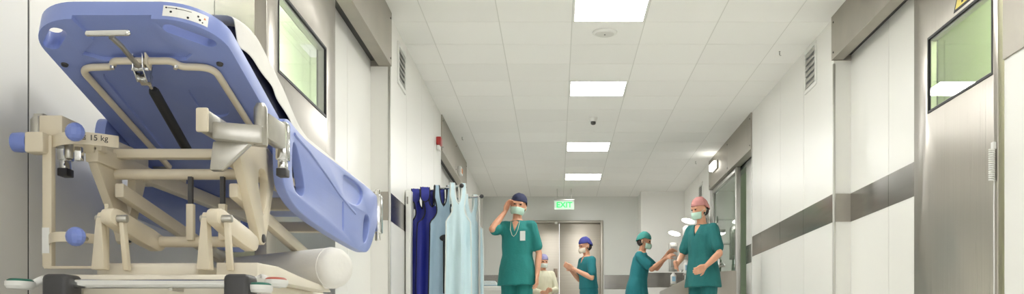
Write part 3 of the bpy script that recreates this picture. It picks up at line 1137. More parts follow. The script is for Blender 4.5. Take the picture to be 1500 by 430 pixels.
# scissor lift: struts and arms
def arm_pair(x, z1):
    mb = MB().hull([Vector((x - 0.031 + dx, y, z)) for y, z, w_ in ((2.685, 0.40, 0.019), (2.72, 0.40, 0.019), (2.69, 0.535, 0.009), (2.725, 0.535, 0.009), (2.70, 0.563, 0.007), (2.715, 0.563, 0.007)) for dx in (-w_, w_)])
    mb.build('lift_strut', 'cream', bed, bevel=0.003)
    mb = MB().hull([Vector((x + 0.028 + dx, y, z)) for y, z, w_ in ((2.73, 0.40, 0.008), (2.75, 0.40, 0.008), (2.70, 0.535, 0.006), (2.725, 0.535, 0.006)) for dx in (-w_, w_)])
    mb.build('lift_strut', 'cream', bed, bevel=0.003)
    q = [(2.67, 0.565), (2.70, 0.575), (2.74, 0.572), (3.02, 0.535), (3.05, 0.515), (3.03, 0.485), (2.98, 0.478), (2.68, 0.525), (2.665, 0.545)]
    mb = MB().prism([(x - 0.016, y, z) for y, z in smoothpoly(q, 1)], (0.032, 0, 0))
    o = mb.build('lift_arm', 'cream', bed, bevel=0.004)
    MB().cyl((x - 0.045, 2.705, 0.545), (x + 0.045, 2.705, 0.545), 0.011, seg=16).build('pivot_bolt', 'cast', o, bevel=0.002)


arm_pair(-1.262, 0.545)
arm_pair(-0.965, 0.545)
MB().cyl((-1.27, 3.0, 0.51), (-0.955, 3.0, 0.51), 0.017, seg=20).build('lower_cross_tube', 'cream', bed)
for x in (-1.34, -0.99):
    mb = MB().hull([Vector((x + dx, y, z + dz)) for dx in (-0.014, 0.014) for y, z in ((2.92, 0.66), (4.0, 0.50)) for dz in (-0.022, 0.022)])
    mb.build('scissor_arm', 'cream', bed, bevel=0.005)
for x in (-1.142, -1.042):
    o = MB().box(x - 0.011, x + 0.011, 2.965, 2.988, 0.512, 0.625).build('guide_post', 'cream', bed, bevel=0.002)
    MB().box(x - 0.006, x + 0.006, 2.968, 2.985, 0.62, 0.71).build('guide_rod', 'darkgrey', o)
MB().cyl((-1.34, 3.95, 0.52), (-0.98, 3.95, 0.52), 0.014, seg=16).build('rear_cross_tube', 'cream', bed)
for x in (-1.34, -0.99):
    MB().caps(((x, 3.97, 0.39), 0.018), ((x, 3.95, 0.525), 0.02)).build('rear_strut', 'cream', bed)

# base
ba = MB().box(-1.40, -0.90, 2.66, 4.55, 0.27, 0.385).build('base', 'creamw', bed, bevel=0.02, segs=3)
MB().box(-1.335, -1.04, 2.76, 3.15, 0.38, 0.425).build('base_cover', 'creamw', bed, bevel=0.014, segs=3)
mb = MB().loft([[Vector((x, y, z)) for x, z in ((x0, 0.38), (x1, 0.38), (x1, zt), (x0, zt))] for y, x0, x1, zt in ((2.76, -0.985, -0.865, 0.425), (2.95, -0.985, -0.86, 0.428), (3.15, -0.985, -0.85, 0.412), (3.5, -0.985, -0.84, 0.395), (3.55, -0.985, -0.84, 0.385))])
mb.build('base_cover', 'creamw', bed, bevel=0.012, segs=3)
# bumpers and chrome bar
for x0, x1 in ((-1.375, -1.305), (-0.890, -0.822)):
    o = MB().box(x0, x1, 2.54, 2.63, 0.27, 0.378).build('bumper', 'darkgrey', bed, bevel=0.014, segs=3)
    MB().box((x0 + x1) / 2 - 0.02, (x0 + x1) / 2 + 0.02, 2.62, 2.70, 0.29, 0.35).build('bumper_bracket', 'cast', bed, bevel=0.004)
MB().cyl((-1.314, 2.585, 0.353), (-0.895, 2.585, 0.353), 0.0125, seg=20).build('push_bar', 'chrome', bed)
MB().box(-1.05, -1.04, 2.58, 2.67, 0.335, 0.352).build('bar_bracket', 'cast', bed)


# foot pedals
def pedal(x, y, z, pad, ax, ay):
    o = MB()
    lo = [[Vector((x + 0.032 * k * math.cos(2 * math.pi * i / 20), y + 0.05 * k * math.sin(2 * math.pi * i / 20), z + h)) for i in range(20)] for k, h in ((0.85, -0.02), (1.0, -0.012), (1.0, 0.0))]
    o.loft(lo)
    p = o.build('foot_pedal', 'white', bed)
    mb = MB().loft([[Vector((x + 0.028 * k * math.cos(2 * math.pi * i / 20), y + 0.045 * k * math.sin(2 * math.pi * i / 20), z + h)) for i in range(20)] for k, h in ((1.0, -0.001), (1.0, 0.003), (0.8, 0.007))])
    mb.build('pedal_pad', pad, p)['label'] = 'coloured pedal pad'
    mb = MB().caps(((x, y + 0.03, z - 0.012), 0.01), (((x + ax) / 2, (y + ay) / 2, z + 0.008), 0.012), ((ax, ay, z - 0.01), 0.012))
    mb.build('pedal_arm', 'white', p)


pedal(-1.44, 2.56, 0.358, 'pedalgreen', -1.37, 2.66)
pedal(-0.808, 2.60, 0.35, 'pedalgreen', -0.90, 2.70)
pedal(-0.800, 2.72, 0.372, 'pedalred', -0.90, 2.78)
# casters
for x in (-1.34, -0.93):
    for y in (2.75, 4.45):
        o = MB().cyl((x - 0.018, y, 0.10), (x + 0.018, y, 0.10), 0.10, seg=32).build('caster', 'darkgrey', bed, bevel=0.008)
        mb = MB()
        for s in (-1, 1):
            mb.hull([Vector((x + s * 0.026 + t, y + dy, z)) for t in (-0.004, 0.004) for dy, z in ((-0.02, 0.09), (0.02, 0.09), (-0.035, 0.26), (0.035, 0.26))])
        mb.box(x - 0.03, x + 0.03, y - 0.035, y + 0.035, 0.235, 0.272)
        mb.build('caster_fork', 'cast', o, bevel=0.003)

# gas bottle holder at the left near corner
hx0, hx1 = -1.492, -1.318
ho = MB()
ho.box(hx0 - 0.014, hx0 + 0.014, 2.79, 2.815, 0.415, 0.80)
hold = ho.build('bottle_holder', 'cream', bed, bevel=0.003)
mb = MB().box(hx0 - 0.01, hx1 + 0.006, 2.79, 2.80, 0.410, 0.418)
mb.box(hx1 - 0.006, hx1 + 0.006, 2.79, 2.80, 0.418, 0.60)
mb.build('holder_wire', 'cream', hold, bevel=0.002)


def hoop(z0, z1, ya, bulge, x0, x1, nm):
    n = 16
    outr, inr = [], []
    for i in range(n + 1):
        t = i / n
        x = x0 + (x1 - x0) * t
        y = ya - bulge * math.sin(math.pi * t)
        outr.append((x, y))
        inr.append((x, y + 0.006))
    poly = outr + inr[::-1]
    mb = MB().prism([(x, y, z0) for x, y in poly], (0, 0, z1 - z0))
    return mb.build(nm, 'cream', hold, sharp=50)


hoop(0.480, 0.508, 2.80, 0.10, hx0, hx1, 'holder_hoop')
up = hoop(0.765, 0.80, 2.80, 0.06, hx0 + 0.01, hx1 + 0.03, 'holder_plate')
mb = MB().box(hx0 - 0.03, hx0 + 0.04, 2.80, 2.90, 0.80, 0.862)
mb.box(hx0 - 0.05, hx0 + 0.005, 2.76, 2.815, 0.745, 0.805)
mb.build('holder_block', 'cream', hold, bevel=0.006)
mb = MB().box(hx0 + 0.03, BX - 0.16, 2.86, 2.90, 0.768, 0.812)
mb.build('holder_crossbar', 'cream', hold, bevel=0.004)
MB().cyl((hx0 + 0.055, 2.81, 0.79), (hx0 + 0.055, 2.81, 0.735), 0.012, seg=14).build('holder_pin', 'cast', hold, bevel=0.003)
MB().box(hx0 + 0.085, hx0 + 0.105, 2.78, 2.80, 0.725, 0.765).build('holder_clip', 'chrome', hold, bevel=0.002)
MB().box(hx0 - 0.0155, hx0 - 0.0135, 2.793, 2.812, 0.45, 0.53).build('holder_sticker', 'label', hold)
MB().box(hx0 - 0.012, hx0 + 0.008, 2.7885, 2.7902, 0.455, 0.53).build('holder_sticker', 'label', hold)
text_mesh('weight_print', '\u2264 15 kg', 0.023, 'ink', hold, Matrix.Translation((-1.332, 2.749, 0.783)) @ Matrix.Rotation(R(18), 4, 'Z') @ Matrix.Rotation(R(90), 4, 'X'), 0.0008)
# blue knobs
k1 = W(110, 193, 2.70)
MB().ellipsoid(k1, (0.027, 0.024, 0.027), None, 12, 8).build('knob', 'blueknob', hold, sharp=20)
MB().cyl(k1 + Vector((0, 0.015, 0)), k1 + Vector((0, 0.10, 0)), 0.007, seg=12).build('knob_stem', 'cast', hold)
k2 = W(111, 346, 2.66)
MB().ellipsoid(k2, (0.0275, 0.024, 0.0275), None, 12, 8).build('knob', 'blueknob', hold, sharp=20)
MB().cyl(k2 + Vector((0, 0.015, 0)), k2 + Vector((0, 0.06, 0)), 0.007, seg=12).build('knob_stem', 'cast', hold)
k3 = Vector((hx0 - 0.062, 2.785, 0.778))
kb = MB().rings([(k3 + Vector((0.012, 0, 0)), 0.026), (k3 + Vector((-0.006, 0, 0)), 0.03), (k3 + Vector((-0.03, 0, 0)), 0.028), (k3 + Vector((-0.036, 0, 0)), 0.018)], 14).build('knob', 'blueknob', hold, sharp=30)
MB().cyl(k3 + Vector((0, 0, 0)), k3 + Vector((0.03, 0, 0)), 0.007, seg=12).build('knob_stem', 'chrome', hold)

# white roll on the base
ra, rb_ = Vector((-1.47, 3.98, 0.462)), Vector((-0.775, 3.42, 0.462))
d = (rb_ - ra).normalized()
rl = MB().rings([(ra, 0.05), (ra + d * 0.012, 0.066), (ra + d * 0.04, 0.071), (rb_ - d * 0.05, 0.074), (rb_ - d * 0.025, 0.071), (rb_ - d * 0.008, 0.062), (rb_ - d * 0.001, 0.045), (rb_, 0.02)], 40).build('bolster', 'sheet', sharp=60)
tag(rl, 'thick white cylindrical bolster lying across the base of the stretcher', 'bolster')
mb = MB()
for k in (0.035, (rb_ - ra).length - 0.045):
    cc = ra + d * k
    uu = d.orthogonal().normalized()
    ww = d.cross(uu)
    mb.tube([cc + (uu * math.cos(2 * math.pi * i / 40) + ww * math.sin(2 * math.pi * i / 40)) * (0.0715 if k < 0.1 else 0.0735) for i in range(40)], 0.002, 6, closed=True)
    mb.build('seam', 'sheet', rl)
    mb = MB()
mb.bm.free()

# ------------------------------------------------------------------ people
def persona(name, loc, yaw, label, armL, armR, look=(0, 0, 0), lean=0.0, twist=0.0, scale=1.0, top='teal', cap='capnavy', mask='mask', skin='skin',
            hem=0.80, long_sleeve=False, tucked=False, glove=None, hair=True, extra=None, curl=(35, 35)):
    """standing figure facing -Y; armL / armR = (elbow, wrist, hand direction, palm normal) of the figure's left (+X) / right (-X) arm"""
    MW = Matrix.Translation(loc) @ Matrix.Rotation(yaw, 4, 'Z') @ Matrix.Scale(scale, 4) @ Matrix.Diagonal((0.92, 0.97, 1, 1))
    LE = Matrix.Translation((0, 0, 0.95)) @ Matrix.Rotation(lean, 4, 'X') @ Matrix.Rotation(twist, 4, 'Z') @ Matrix.Translation((0, 0, -0.95))

    def up(p):
        p = Vector(p)
        k = max(0.0, min(1.0, (p.z - 0.85) / 0.2))
        return p.lerp(LE @ p, k)
    HM = Matrix.Translation(up((0, -0.012, 1.50))) @ Matrix.Rotation(look[0], 4, 'Z') @ Matrix.Rotation(look[1], 4, 'X') @ Matrix.Rotation(look[2], 4, 'Y') @ Matrix.Rotation(lean * 0.4, 4, 'X') @ Matrix.Diagonal((1.09, 1.03, 1, 1))

    def hp(x, y, z):
        return HM @ Vector((x, y, z))

    def ring(z, rx, ry, cy=0.0, n=24, f=up):
        return [f((rx * math.cos(2 * math.pi * i / n), cy + ry * math.sin(2 * math.pi * i / n), z)) for i in range(n)]

    def finish(mb, nm, m, vox, it, parent=None, fold=0.0, sharp=180):
        for v in mb.bm.verts:
            v.co = MW @ v.co
        o = mb.build(nm, m, parent, org=loc)
        if vox:
            r = o.modifiers.new('r', 'REMESH')
            r.mode = 'VOXEL'
            r.voxel_size = vox
            s = o.modifiers.new('s', 'SMOOTH')
            s.factor = 0.5
            s.iterations = it
            bake(o)
        if fold:
            me = o.data
            sd = len(nm) + loc[0] * 3
            for v in me.vertices:
                c = v.co
                a = noise.noise(Vector((c.x * 11 + sd, c.y * 11, c.z * 3.5)))
                b_ = noise.noise(Vector((c.x * 26, c.y * 26 + sd, c.z * 13)))
                v.co = c + v.normal * (fold * (a + 0.4 * b_))
        for p in o.data.polygons:
            p.use_smooth = True
        return o

    # body: one continuous surface
    mb = MB()
    rr = [(0.86, 0.155, 0.105), (0.95, 0.16, 0.11), (1.08, 0.135, 0.095), (1.25, 0.155, 0.105), (1.38, 0.165, 0.10), (1.44, 0.12, 0.075), (1.475, 0.06, 0.058)]
    mb.loft([ring(*r) for r in rr])
    mb.caps((up((0, 0.01, 1.42)), 0.062), (up((0, 0.0, 1.50)), 0.054), (hp(0, 0.01, 0.07), 0.054))
    # head
    rot = HM.to_3x3()
    mb.ellipsoid(hp(0, 0.012, 0.145), (0.074, 0.094, 0.098), rot)
    mb.hull([hp(x, y, z) for x, y, z in ((-0.055, 0.01, 0.11), (0.055, 0.01, 0.11), (-0.052, -0.045, 0.10), (0.052, -0.045, 0.10), (-0.026, -0.072, 0.035), (0.026, -0.072, 0.035),
                                         (-0.05, 0.02, 0.05), (0.05, 0.02, 0.05), (0, -0.078, 0.045), (0, -0.082, 0.09), (-0.03, -0.075, 0.10), (0.03, -0.075, 0.10))])
    mb.hull([hp(x, y, z) for x, y, z in ((-0.006, -0.078, 0.135), (0.006, -0.078, 0.135), (-0.016, -0.08, 0.088), (0.016, -0.08, 0.088), (0, -0.108, 0.092), (0, -0.08, 0.08))])   # nose
    for s in (-1, 1):
        mb.ellipsoid(hp(s * 0.077, 0.02, 0.115), (0.010, 0.018, 0.032), rot, 12, 8)
        mb.caps((hp(s * 0.045, -0.07, 0.148), 0.011), (hp(s * 0.018, -0.079, 0.145), 0.010))      # brow
    # legs
    for s in (-1, 1):
        mb.caps(((s * 0.085, 0, 0.88), 0.088), ((s * 0.095, -0.015, 0.50), 0.058), ((s * 0.10, 0.01, 0.33), 0.056), ((s * 0.10, 0.02, 0.09), 0.038))
        mb.caps(((s * 0.10, 0.03, 0.055), 0.036), ((s * 0.108, -0.11, 0.042), 0.030))
    # arms and hands
    hands = []
    for s, A, cu in ((1, armL, curl[0]), (-1, armR, curl[1])):
        sh = up((s * 0.175, 0.005, 1.405))
        el, wr = Vector(A[0]), Vector(A[1])
        mb.caps((up((s * 0.11, 0.005, 1.40)), 0.060), (sh, 0.056), (sh.lerp(el, 0.5), 0.046), (el, 0.038))
        mb.caps((el, 0.038), (el.lerp(wr, 0.3), 0.040), (wr, 0.025))
        dr_, n_ = Vector(A[2]).normalized(), Vector(A[3]).normalized()
        n_ = (n_ - dr_ * n_.dot(dr_)).normalized()
        sd = dr_.cross(n_) * s
        hb = mb if glove is None else MB()
        pts = []
        for a, b in ((0.0, -0.020), (0.0, 0.020), (0.085, -0.034), (0.085, 0.034), (0.04, 0.034), (0.05, -0.036)):
            pts += MB.ball_pts(wr + dr_ * a + sd * b, 0.0135, 8, 5)
        hb.hull(pts)
        c = R(cu)
        for k, (b, L) in enumerate(((0.033, 0.070), (0.011, 0.080), (-0.011, 0.074), (-0.033, 0.056))):
            p0 = wr + dr_ * 0.085 + sd * b
            d1 = (dr_ * math.cos(c * 0.6) + n_ * math.sin(c * 0.6) + sd * b * 1.5).normalized()
            d2 = (dr_ * math.cos(c * 1.5) + n_ * math.sin(c * 1.5)).normalized()
            d3 = (dr_ * math.cos(c * 2.2) + n_ * math.sin(c * 2.2)).normalized()
            p1 = p0 + d1 * L * 0.45
            p2 = p1 + d2 * L * 0.32
            p3 = p2 + d3 * L * 0.23
            hb.caps((p0, 0.0098), (p1, 0.0092), (p2, 0.0085), (p3, 0.0074))
        t0 = wr + dr_ * 0.022 + sd * 0.030
        t1 = t0 + (dr_ * 0.55 + sd * 0.75 + n_ * 0.25).normalized() * 0.042
        t2 = t1 + (dr_ * 0.85 + sd * 0.25 + n_ * 0.35).normalized() * 0.032
        hb.caps((t0, 0.0135), (t1, 0.0105), (t2, 0.0085))
        if glove is not None:
            hb.caps((wr - (wr - el).normalized() * 0.06, 0.034), (wr, 0.03))
            mb.caps((wr, 0.022), (wr + dr_ * 0.06, 0.012))
            hands.append(hb)
    body = finish(mb, name, skin, 0.0065, 3)
    for hb in hands:
        finish(hb, 'glove', glove, 0.0065, 2, body)['label'] = 'pale green glove'
    # eyes
    for s in (-1, 1):
        mb = MB().ellipsoid(hp(s * 0.031, -0.0755, 0.128), (0.013, 0.008, 0.0075), rot, 12, 8)
        finish(mb, 'eye', 'eye', 0, 0, body)
    # scrub trousers
    mb = MB()
    mb.loft([ring(0.84, 0.15, 0.12, f=Vector), ring(0.92, 0.19, 0.135, f=Vector), ring(1.04, 0.165, 0.125)])
    for s in (-1, 1):
        mb.caps(((s * 0.088, 0, 0.88), 0.104), ((s * 0.098, -0.015, 0.50), 0.082), ((s * 0.104, 0.012, 0.12), 0.078))
    finish(mb, 'scrub_trousers', top if top != 'gown' else 'teal', 0.011, 4, body, 0.009)
    for s in (-1, 1):
        mb = MB().hull([Vector((s * 0.106 + x, y, z)) for x, y, z in ((-0.04, 0.075, 0), (0.04, 0.075, 0), (-0.048, -0.06, 0), (0.048, -0.06, 0), (-0.03, -0.165, 0), (0.03, -0.165, 0),
                                                                    (-0.036, 0.075, 0.085), (0.036, 0.075, 0.085), (-0.04, -0.02, 0.088), (0.04, -0.02, 0.088), (-0.03, -0.15, 0.045), (0.03, -0.15, 0.045))])
        finish(mb, 'clog', 'white', 0.010, 2, body)
    # scrub top
    mb = MB()
    hz = 0.98 if tucked else hem
    fl = 0.0 if tucked else 0.042
    secs = [(hz, 0.19 + fl, 0.145 + fl)] + ([(0.97, 0.207, 0.157)] if hz < 0.92 else []) + [(1.10, 0.178, 0.132), (1.25, 0.182, 0.132), (1.36, 0.186, 0.122), (1.425, 0.145, 0.095), (1.462, 0.088, 0.078)]
    mb.loft([ring(*r, f=(lambda p: up(p))) for r in secs])
    for s, A in ((1, armL), (-1, armR)):
        sh = up((s * 0.168, 0.005, 1.395))
        el, wr = Vector(A[0]), Vector(A[1])
        mb.caps((up((s * 0.10, 0.005, 1.395)), 0.070), (sh, 0.074), (sh.lerp(el, 0.72), 0.068))
        if long_sleeve:
            mb.caps((sh.lerp(el, 0.72), 0.068), (el, 0.056), (el.lerp(wr, 0.85), 0.042))
    o = finish(mb, 'scrub_top' if top != 'gown' else 'surgical_gown', top, 0.010, 4, body, 0.008)
    vb = MB().prism([MW @ up(p) for p in ((-0.07, -0.30, 1.53), (0.07, -0.30, 1.53), (0.0, -0.30, 1.335))], (MW.to_3x3() @ Vector((0, 0.235, 0))))
    if not long_sleeve:
        cut(o, vb)
        for p in o.data.polygons:
            p.use_smooth = True
        o.data.set_sharp_from_angle(angle=R(60))
        # chest pocket and badge
    else:
        vb.bm.free()
    # cap: closed bowl over the skull, tilted back
    mb = MB()
    rows = []
    for i in range(13):
        t = R(2 + 88 * i / 12)
        row = []
        for j in range(33):
            a = 2 * math.pi * j / 32
            dx, dy, dz = math.sin(t) * math.cos(a), math.sin(t) * math.sin(a), math.cos(t)
            rp = 1.0 + 0.05 * (noise.noise(Vector((dx * 4, dy * 4, dz * 4))))
            y = 0.02 + dy * 0.106 * rp
            z = 0.150 + dz * 0.112 * rp + (0.012 if dy < 0 else -0.045 * dy) * (i / 12)
            row.append(hp(dx * 0.086 * rp, y, z))
        rows.append(row)
    mb.grid(rows)
    for v in mb.bm.verts:
        v.co = MW @ v.co
    c_ = mb.build('surgical_cap', cap, body, weld=0.0008, solid=0.004, sharp=180)
    # face mask over nose and mouth with ear loops
    mb = MB()
    rows = []
    for i in range(9):
        z = 0.098 - 0.075 * i / 8
        row = []
        for j in range(15):
            a = R(-68 + 136 * j / 14)
            bul = 1.0 + 0.18 * math.exp(-(a / 0.5) ** 2) * math.sin(math.pi * (0.15 + 0.8 * i / 8))
            pl = 0.0016 * math.cos(i * math.pi)
            taper = 1.0 - 0.22 * max(0, (i - 4) / 4.0) ** 1.5
            row.append(hp(math.sin(a) * 0.078 * taper, 0.005 - math.cos(a) * (0.098 * bul + pl), z))
        rows.append(row)
    mb.grid(rows)
    for v in mb.bm.verts:
        v.co = MW @ v.co
    mk = mb.build('face_mask', mask, body, solid=0.003, sharp=180)
    for s in (-1, 1):
        mb = MB().tube([MW @ hp(s * 0.070, -0.032, 0.092), MW @ hp(s * 0.086, 0.0, 0.118), MW @ hp(s * 0.090, 0.035, 0.120), MW @ hp(s * 0.084, 0.01, 0.07), MW @ hp(s * 0.066, -0.032, 0.035)], 0.0016 * scale, 6)
        mb.build('mask_loop', mask, mk)
    if hair:      # hair at the nape below the cap
        mb = MB()
        mb.ellipsoid(hp(0, 0.045, 0.105), (0.074, 0.066, 0.062), rot)
        finish(mb, 'hair', 'hair', 0, 0, body)
    tag(body, label, 'person')
    if extra:
        extra(body, MW, up)
    return body


def badge(body, MW, up):
    mb = MB()
    mb.prism([MW @ up(p) for p in ((0.075, -0.152, 1.24), (0.135, -0.150, 1.24), (0.135, -0.150, 1.34), (0.075, -0.152, 1.34))], MW.to_3x3() @ Vector((0, -0.005, 0)))
    mb.build('badge', 'label', body)['label'] = 'white badge on the chest'
    mb = MB().tube([MW @ up(p) for p in ((-0.05, -0.085, 1.45), (-0.045, -0.135, 1.36), (-0.02, -0.149, 1.30), (0.0, -0.152, 1.285), (0.025, -0.148, 1.31), (0.045, -0.135, 1.36), (0.052, -0.085, 1.45))], 0.0024, 8)
    mb.build('neck_cord', 'maskb', body)


# tall person in front of the end door, hand raised to the ear
persona('person', Vector((-0.415, 10.1, 0)), R(-12), 'tall person in teal scrubs and dark cap, one hand raised to the ear',
        ((0.25, 0.03, 1.12), (0.25, -0.06, 0.88), (0.02, -0.25, -1), (-1, 0, 0)),
        ((-0.235, -0.22, 1.36), (-0.125, -0.075, 1.555), (0.30, 0.15, 0.9), (0.6, -0.2, -0.3)),
        look=(R(8), R(-2), R(8)), top='teal', cap='capnavy', mask='mask', hem=0.78, extra=badge)
# person at the end door looking at raised hands
persona('person', Vector((0.47, 13.8, 0)), R(-66), 'person in teal scrubs and royal blue cap, forearms raised, facing left before the end door',
        ((0.24, -0.06, 1.13), (0.10, -0.32, 1.27), (-0.3, -0.8, 0.4), (-0.7, 0.3, 0.3)),
        ((-0.24, -0.06, 1.13), (-0.08, -0.30, 1.29), (0.3, -0.8, 0.4), (0.7, 0.3, 0.3)),
        look=(R(0), R(8), 0), lean=R(4), scale=0.965, top='teal2', cap='capblue', mask='maskb', tucked=True, skin='skin', curl=(25, 30))
# person at the scrub sink reaching for the dispenser
persona('person', Vector((1.13, 13.4, 0)), R(76), 'person in teal scrubs and teal cap facing right, both arms reaching to the dispensers',
        ((0.21, -0.27, 1.24), (0.12, -0.44, 1.44), (-0.1, -0.8, 0.5), (-0.5, -0.3, -0.6)),
        ((-0.21, -0.25, 1.20), (-0.10, -0.45, 1.36), (0.2, -0.8, 0.5), (0.5, -0.3, -0.6)),
        look=(R(0), R(6), 0), lean=R(9), scale=0.985, top='teal2', cap='capteal', mask='mask', hem=0.74, skin='skin2')
# small gowned person far back
persona('person', Vector((-0.22, 15.9, 0)), R(14), 'smallest person, in a pale beige gown and lilac cap, hands held forward at the waist',
        ((0.25, -0.05, 1.12), (0.08, -0.28, 1.10), (-0.5, -0.8, 0.0), (-0.6, 0.3, 0.4)),
        ((-0.25, -0.05, 1.12), (-0.10, -0.26, 1.06), (0.5, -0.8, -0.1), (0.6, 0.3, 0.4)),
        look=(R(4), R(6), 0), scale=0.93, top='gown', cap='caplilac', mask='maskw', hem=0.62, long_sleeve=True)
# person close to the scrub sink, half hiding the glass screen
persona('person', Vector((1.60, 10.4, 0)), R(-48), 'person in deep teal scrubs and rose cap standing before the glass screen',
        ((0.28, -0.04, 1.13), (0.22, -0.22, 0.98), (-0.3, -0.8, -0.4), (-0.8, 0.2, 0.1)),
        ((-0.27, -0.06, 1.13), (-0.16, -0.26, 1.03), (0.3, -0.85, -0.2), (0.8, 0.2, 0.1)),
        look=(R(-14), R(8), 0), lean=R(3), scale=1.0, top='teald', cap='cappink', mask='mask', hem=0.78)

# ------------------------------------------------------------------ scrub sink and dispensers
sy0, sy1 = 12.0, 16.6
e = empty('scrub_sink', (2.04, (sy0 + sy1) / 2, 0), 'long steel scrub sink along the right wall beside the glass screen', 'sink')
prof = [(1.80, 1.05), (1.815, 1.06), (1.83, 1.05), (1.87, 0.86), (1.95, 0.80), (2.10, 0.80), (2.16, 0.86), (2.18, 1.08), (2.265, 1.08), (2.265, 0.62), (2.05, 0.55), (1.86, 0.66), (1.80, 0.84)]
MB().prism([(x, sy0, z) for x, z in prof], (0, sy1 - sy0, 0)).build('trough', 'steel', e, bevel=0.004)
for y in (sy0, sy1 - 0.012):
    mb = MB()
    y = y + (-0.0125 if y < 13 else 0.0125)
    mb.prism([(x, y, z) for x, z in ((1.80, 1.05), (2.265, 1.08), (2.265, 0.62), (2.05, 0.55), (1.86, 0.66), (1.80, 0.84))], (0, 0.012, 0))
    mb.build('end_plate', 'steel', e, bevel=0.002)
MB().box(2.255, 2.266, 14.2, sy1, 1.08, 1.42).build('splashback', 'steel', e)
for y in (12.5, 14.3, 16.1):
    MB().box(1.95, 2.2, y, y + 0.06, 0.0, 0.62).build('support', 'steel', e, bevel=0.006)
for y in (13.0, 14.6, 15.8):
    t = MB().rings([((2.22, y, 1.07), 0.02), ((2.22, y, 1.30), 0.018)] + [(p, 0.015) for p in arc((2.14, y, 1.30), 0.08, 0, 150, 10, 'xz')], 14).build('tap', 'chrome', e)
    MB().caps(((2.22, y, 1.22), 0.012), ((2.22, y - 0.16, 1.24), 0.010)).build('tap_lever', 'chrome', t)


def dispenser(x, y, z, h, arch, label):
    e = empty('soap_dispenser', (x, y, z), label, 'dispenser', 'soap dispensers over the scrub sink')
    w_, d_ = 0.075, 0.05
    pts = [(x - w_, z), (x + w_, z), (x + w_, z + h)]
    pts += [(x + w_ * math.cos(R(a)), z + h + (w_ if arch else 0.02) * math.sin(R(a))) for a in range(15, 180, 15)]
    pts += [(x - w_, z + h)]
    MB().prism([(px_, y - d_, pz) for px_, pz in pts], (0, 2 * d_, 0)).build('housing', 'alu', e, bevel=0.006)
    MB().box(x - w_ * 0.7, x + w_ * 0.7, y - d_ - 0.006, y - d_ + 0.002, z + 0.06, z + h * 0.9).build('window_strip', 'joint', e, bevel=0.003)
    bt = MB().rings([((x, y, z - 0.21), 0.045), ((x, y, z - 0.2), 0.05), ((x, y, z - 0.07), 0.05), ((x, y, z - 0.04), 0.025), ((x, y, z - 0.002), 0.02)], 18).build('bottle', 'white', e)
    MB().box(x - 0.03, x + 0.03, y - 0.0525, y - 0.048, z - 0.17, z - 0.09).build('bottle_label', 'bluecloth', bt)
    MB().box(x + w_ - 0.01, 2.268, y - 0.02, y + 0.02, z + h * 0.5, z + h * 0.5 + 0.04).build('wall_arm', 'alu', e, bevel=0.003)
    mb = MB().hull([Vector(p) for p in ((x - 0.05, y - 0.04, z - 0.235), (x + 0.05, y - 0.04, z - 0.235), (x - 0.05, y + 0.05, z - 0.235), (x + 0.05, y + 0.05, z - 0.235), (x - 0.05, y - 0.04, z - 0.215), (x + 0.05, y - 0.04, z - 0.215), (x - 0.05, y + 0.05, z - 0.215), (x + 0.05, y + 0.05, z - 0.215))])
    mb.box(x + 0.03, 2.268, y - 0.01, y + 0.01, z - 0.235, z - 0.215)
    mb.build('bottle_tray', 'steel', e)


dispenser(1.965, 16.0, 1.36, 0.46, False, 'tall steel soap dispenser deepest in the row over the scrub sink')
dispenser(1.965, 14.35, 1.42, 0.44, True, 'arch topped soap dispenser second in the row over the scrub sink')
dispenser(1.965, 12.8, 1.42, 0.46, True, 'arch topped soap dispenser nearest to the glass screen, behind the rose capped person')
for y, lb in ((15.75, 'small glowing wall lamp over the deepest soap dispenser'), (14.1, 'small glowing wall lamp over the second soap dispenser')):
    e = empty('wall_lamp', (2.27, y, 1.98), lb, 'lamp', 'small lamps over the scrub sink')
    MB().box(2.05, 2.268, y - 0.012, y + 0.012, 1.975, 1.995).build('arm', 'alu', e, bevel=0.003)
    MB().cyl((2.262, y, 1.985), (2.269, y, 1.985), 0.05, seg=20).build('wall_plate', 'alu', e)
    MB().ellipsoid((1.95, y, 1.965), (0.10, 0.06, 0.035), Matrix.Rotation(R(12), 3, 'Y')).build('shade', 'dome', e)

# ------------------------------------------------------------------ apron rack
A0, A1 = Vector((-1.315, 8.74, 1.545)), Vector((-0.85, 8.34, 1.55))
B0, B1 = Vector((-1.30, 9.42, 1.575)), Vector((-0.74, 9.12, 1.575))
rk = empty('apron_rack', (-1.1, 8.9, 0), 'white and steel rack holding the blue aprons against the left wall', 'rack')
b0 = MB().box(-1.338, -1.294, 8.46, 8.80, 0.03, 1.535).build('end_board', 'white', rk, bevel=0.004)
MB().box(-1.329, -1.315, 8.4585, 8.4602, 1.41, 1.475).build('board_label', 'joint', b0)
MB().box(-1.340, -1.286, 8.45, 9.50, 0.0, 0.03).build('foot', 'alu', rk, bevel=0.005)
for a_, b_ in ((A0, A1), (B0, B1)):
    rd = (b_ - a_).normalized()
    rail = MB().caps((a_ - rd * 0.012, 0.012), (b_ + rd * 0.03, 0.012)).build('rail', 'chrome', rk)
    MB().caps((b_ + rd * 0.03, 0.02)).build('rail_tip', 'darkgrey', rail)
    MB().cyl((b_.x, b_.y, 0.03), (b_.x, b_.y, b_.z), 0.013, seg=16).build('post', 'alu', rk)
MB().cyl((B0.x, B0.y, 0.03), (B0.x, B0.y, B0.z), 0.013, seg=16).build('post', 'alu', rk)
MB().hull([Vector((x, y, z)) for x, y in ((-0.88, 8.24), (-0.82, 8.24), (-0.77, 9.26), (-0.71, 9.26)) for z in (0.0, 0.03)]).build('foot', 'alu', rk, bevel=0.005)
MB().box(-1.33, -0.80, 8.76, 8.80, 0.0, 0.03).build('tie_bar', 'alu', rk, bevel=0.003)


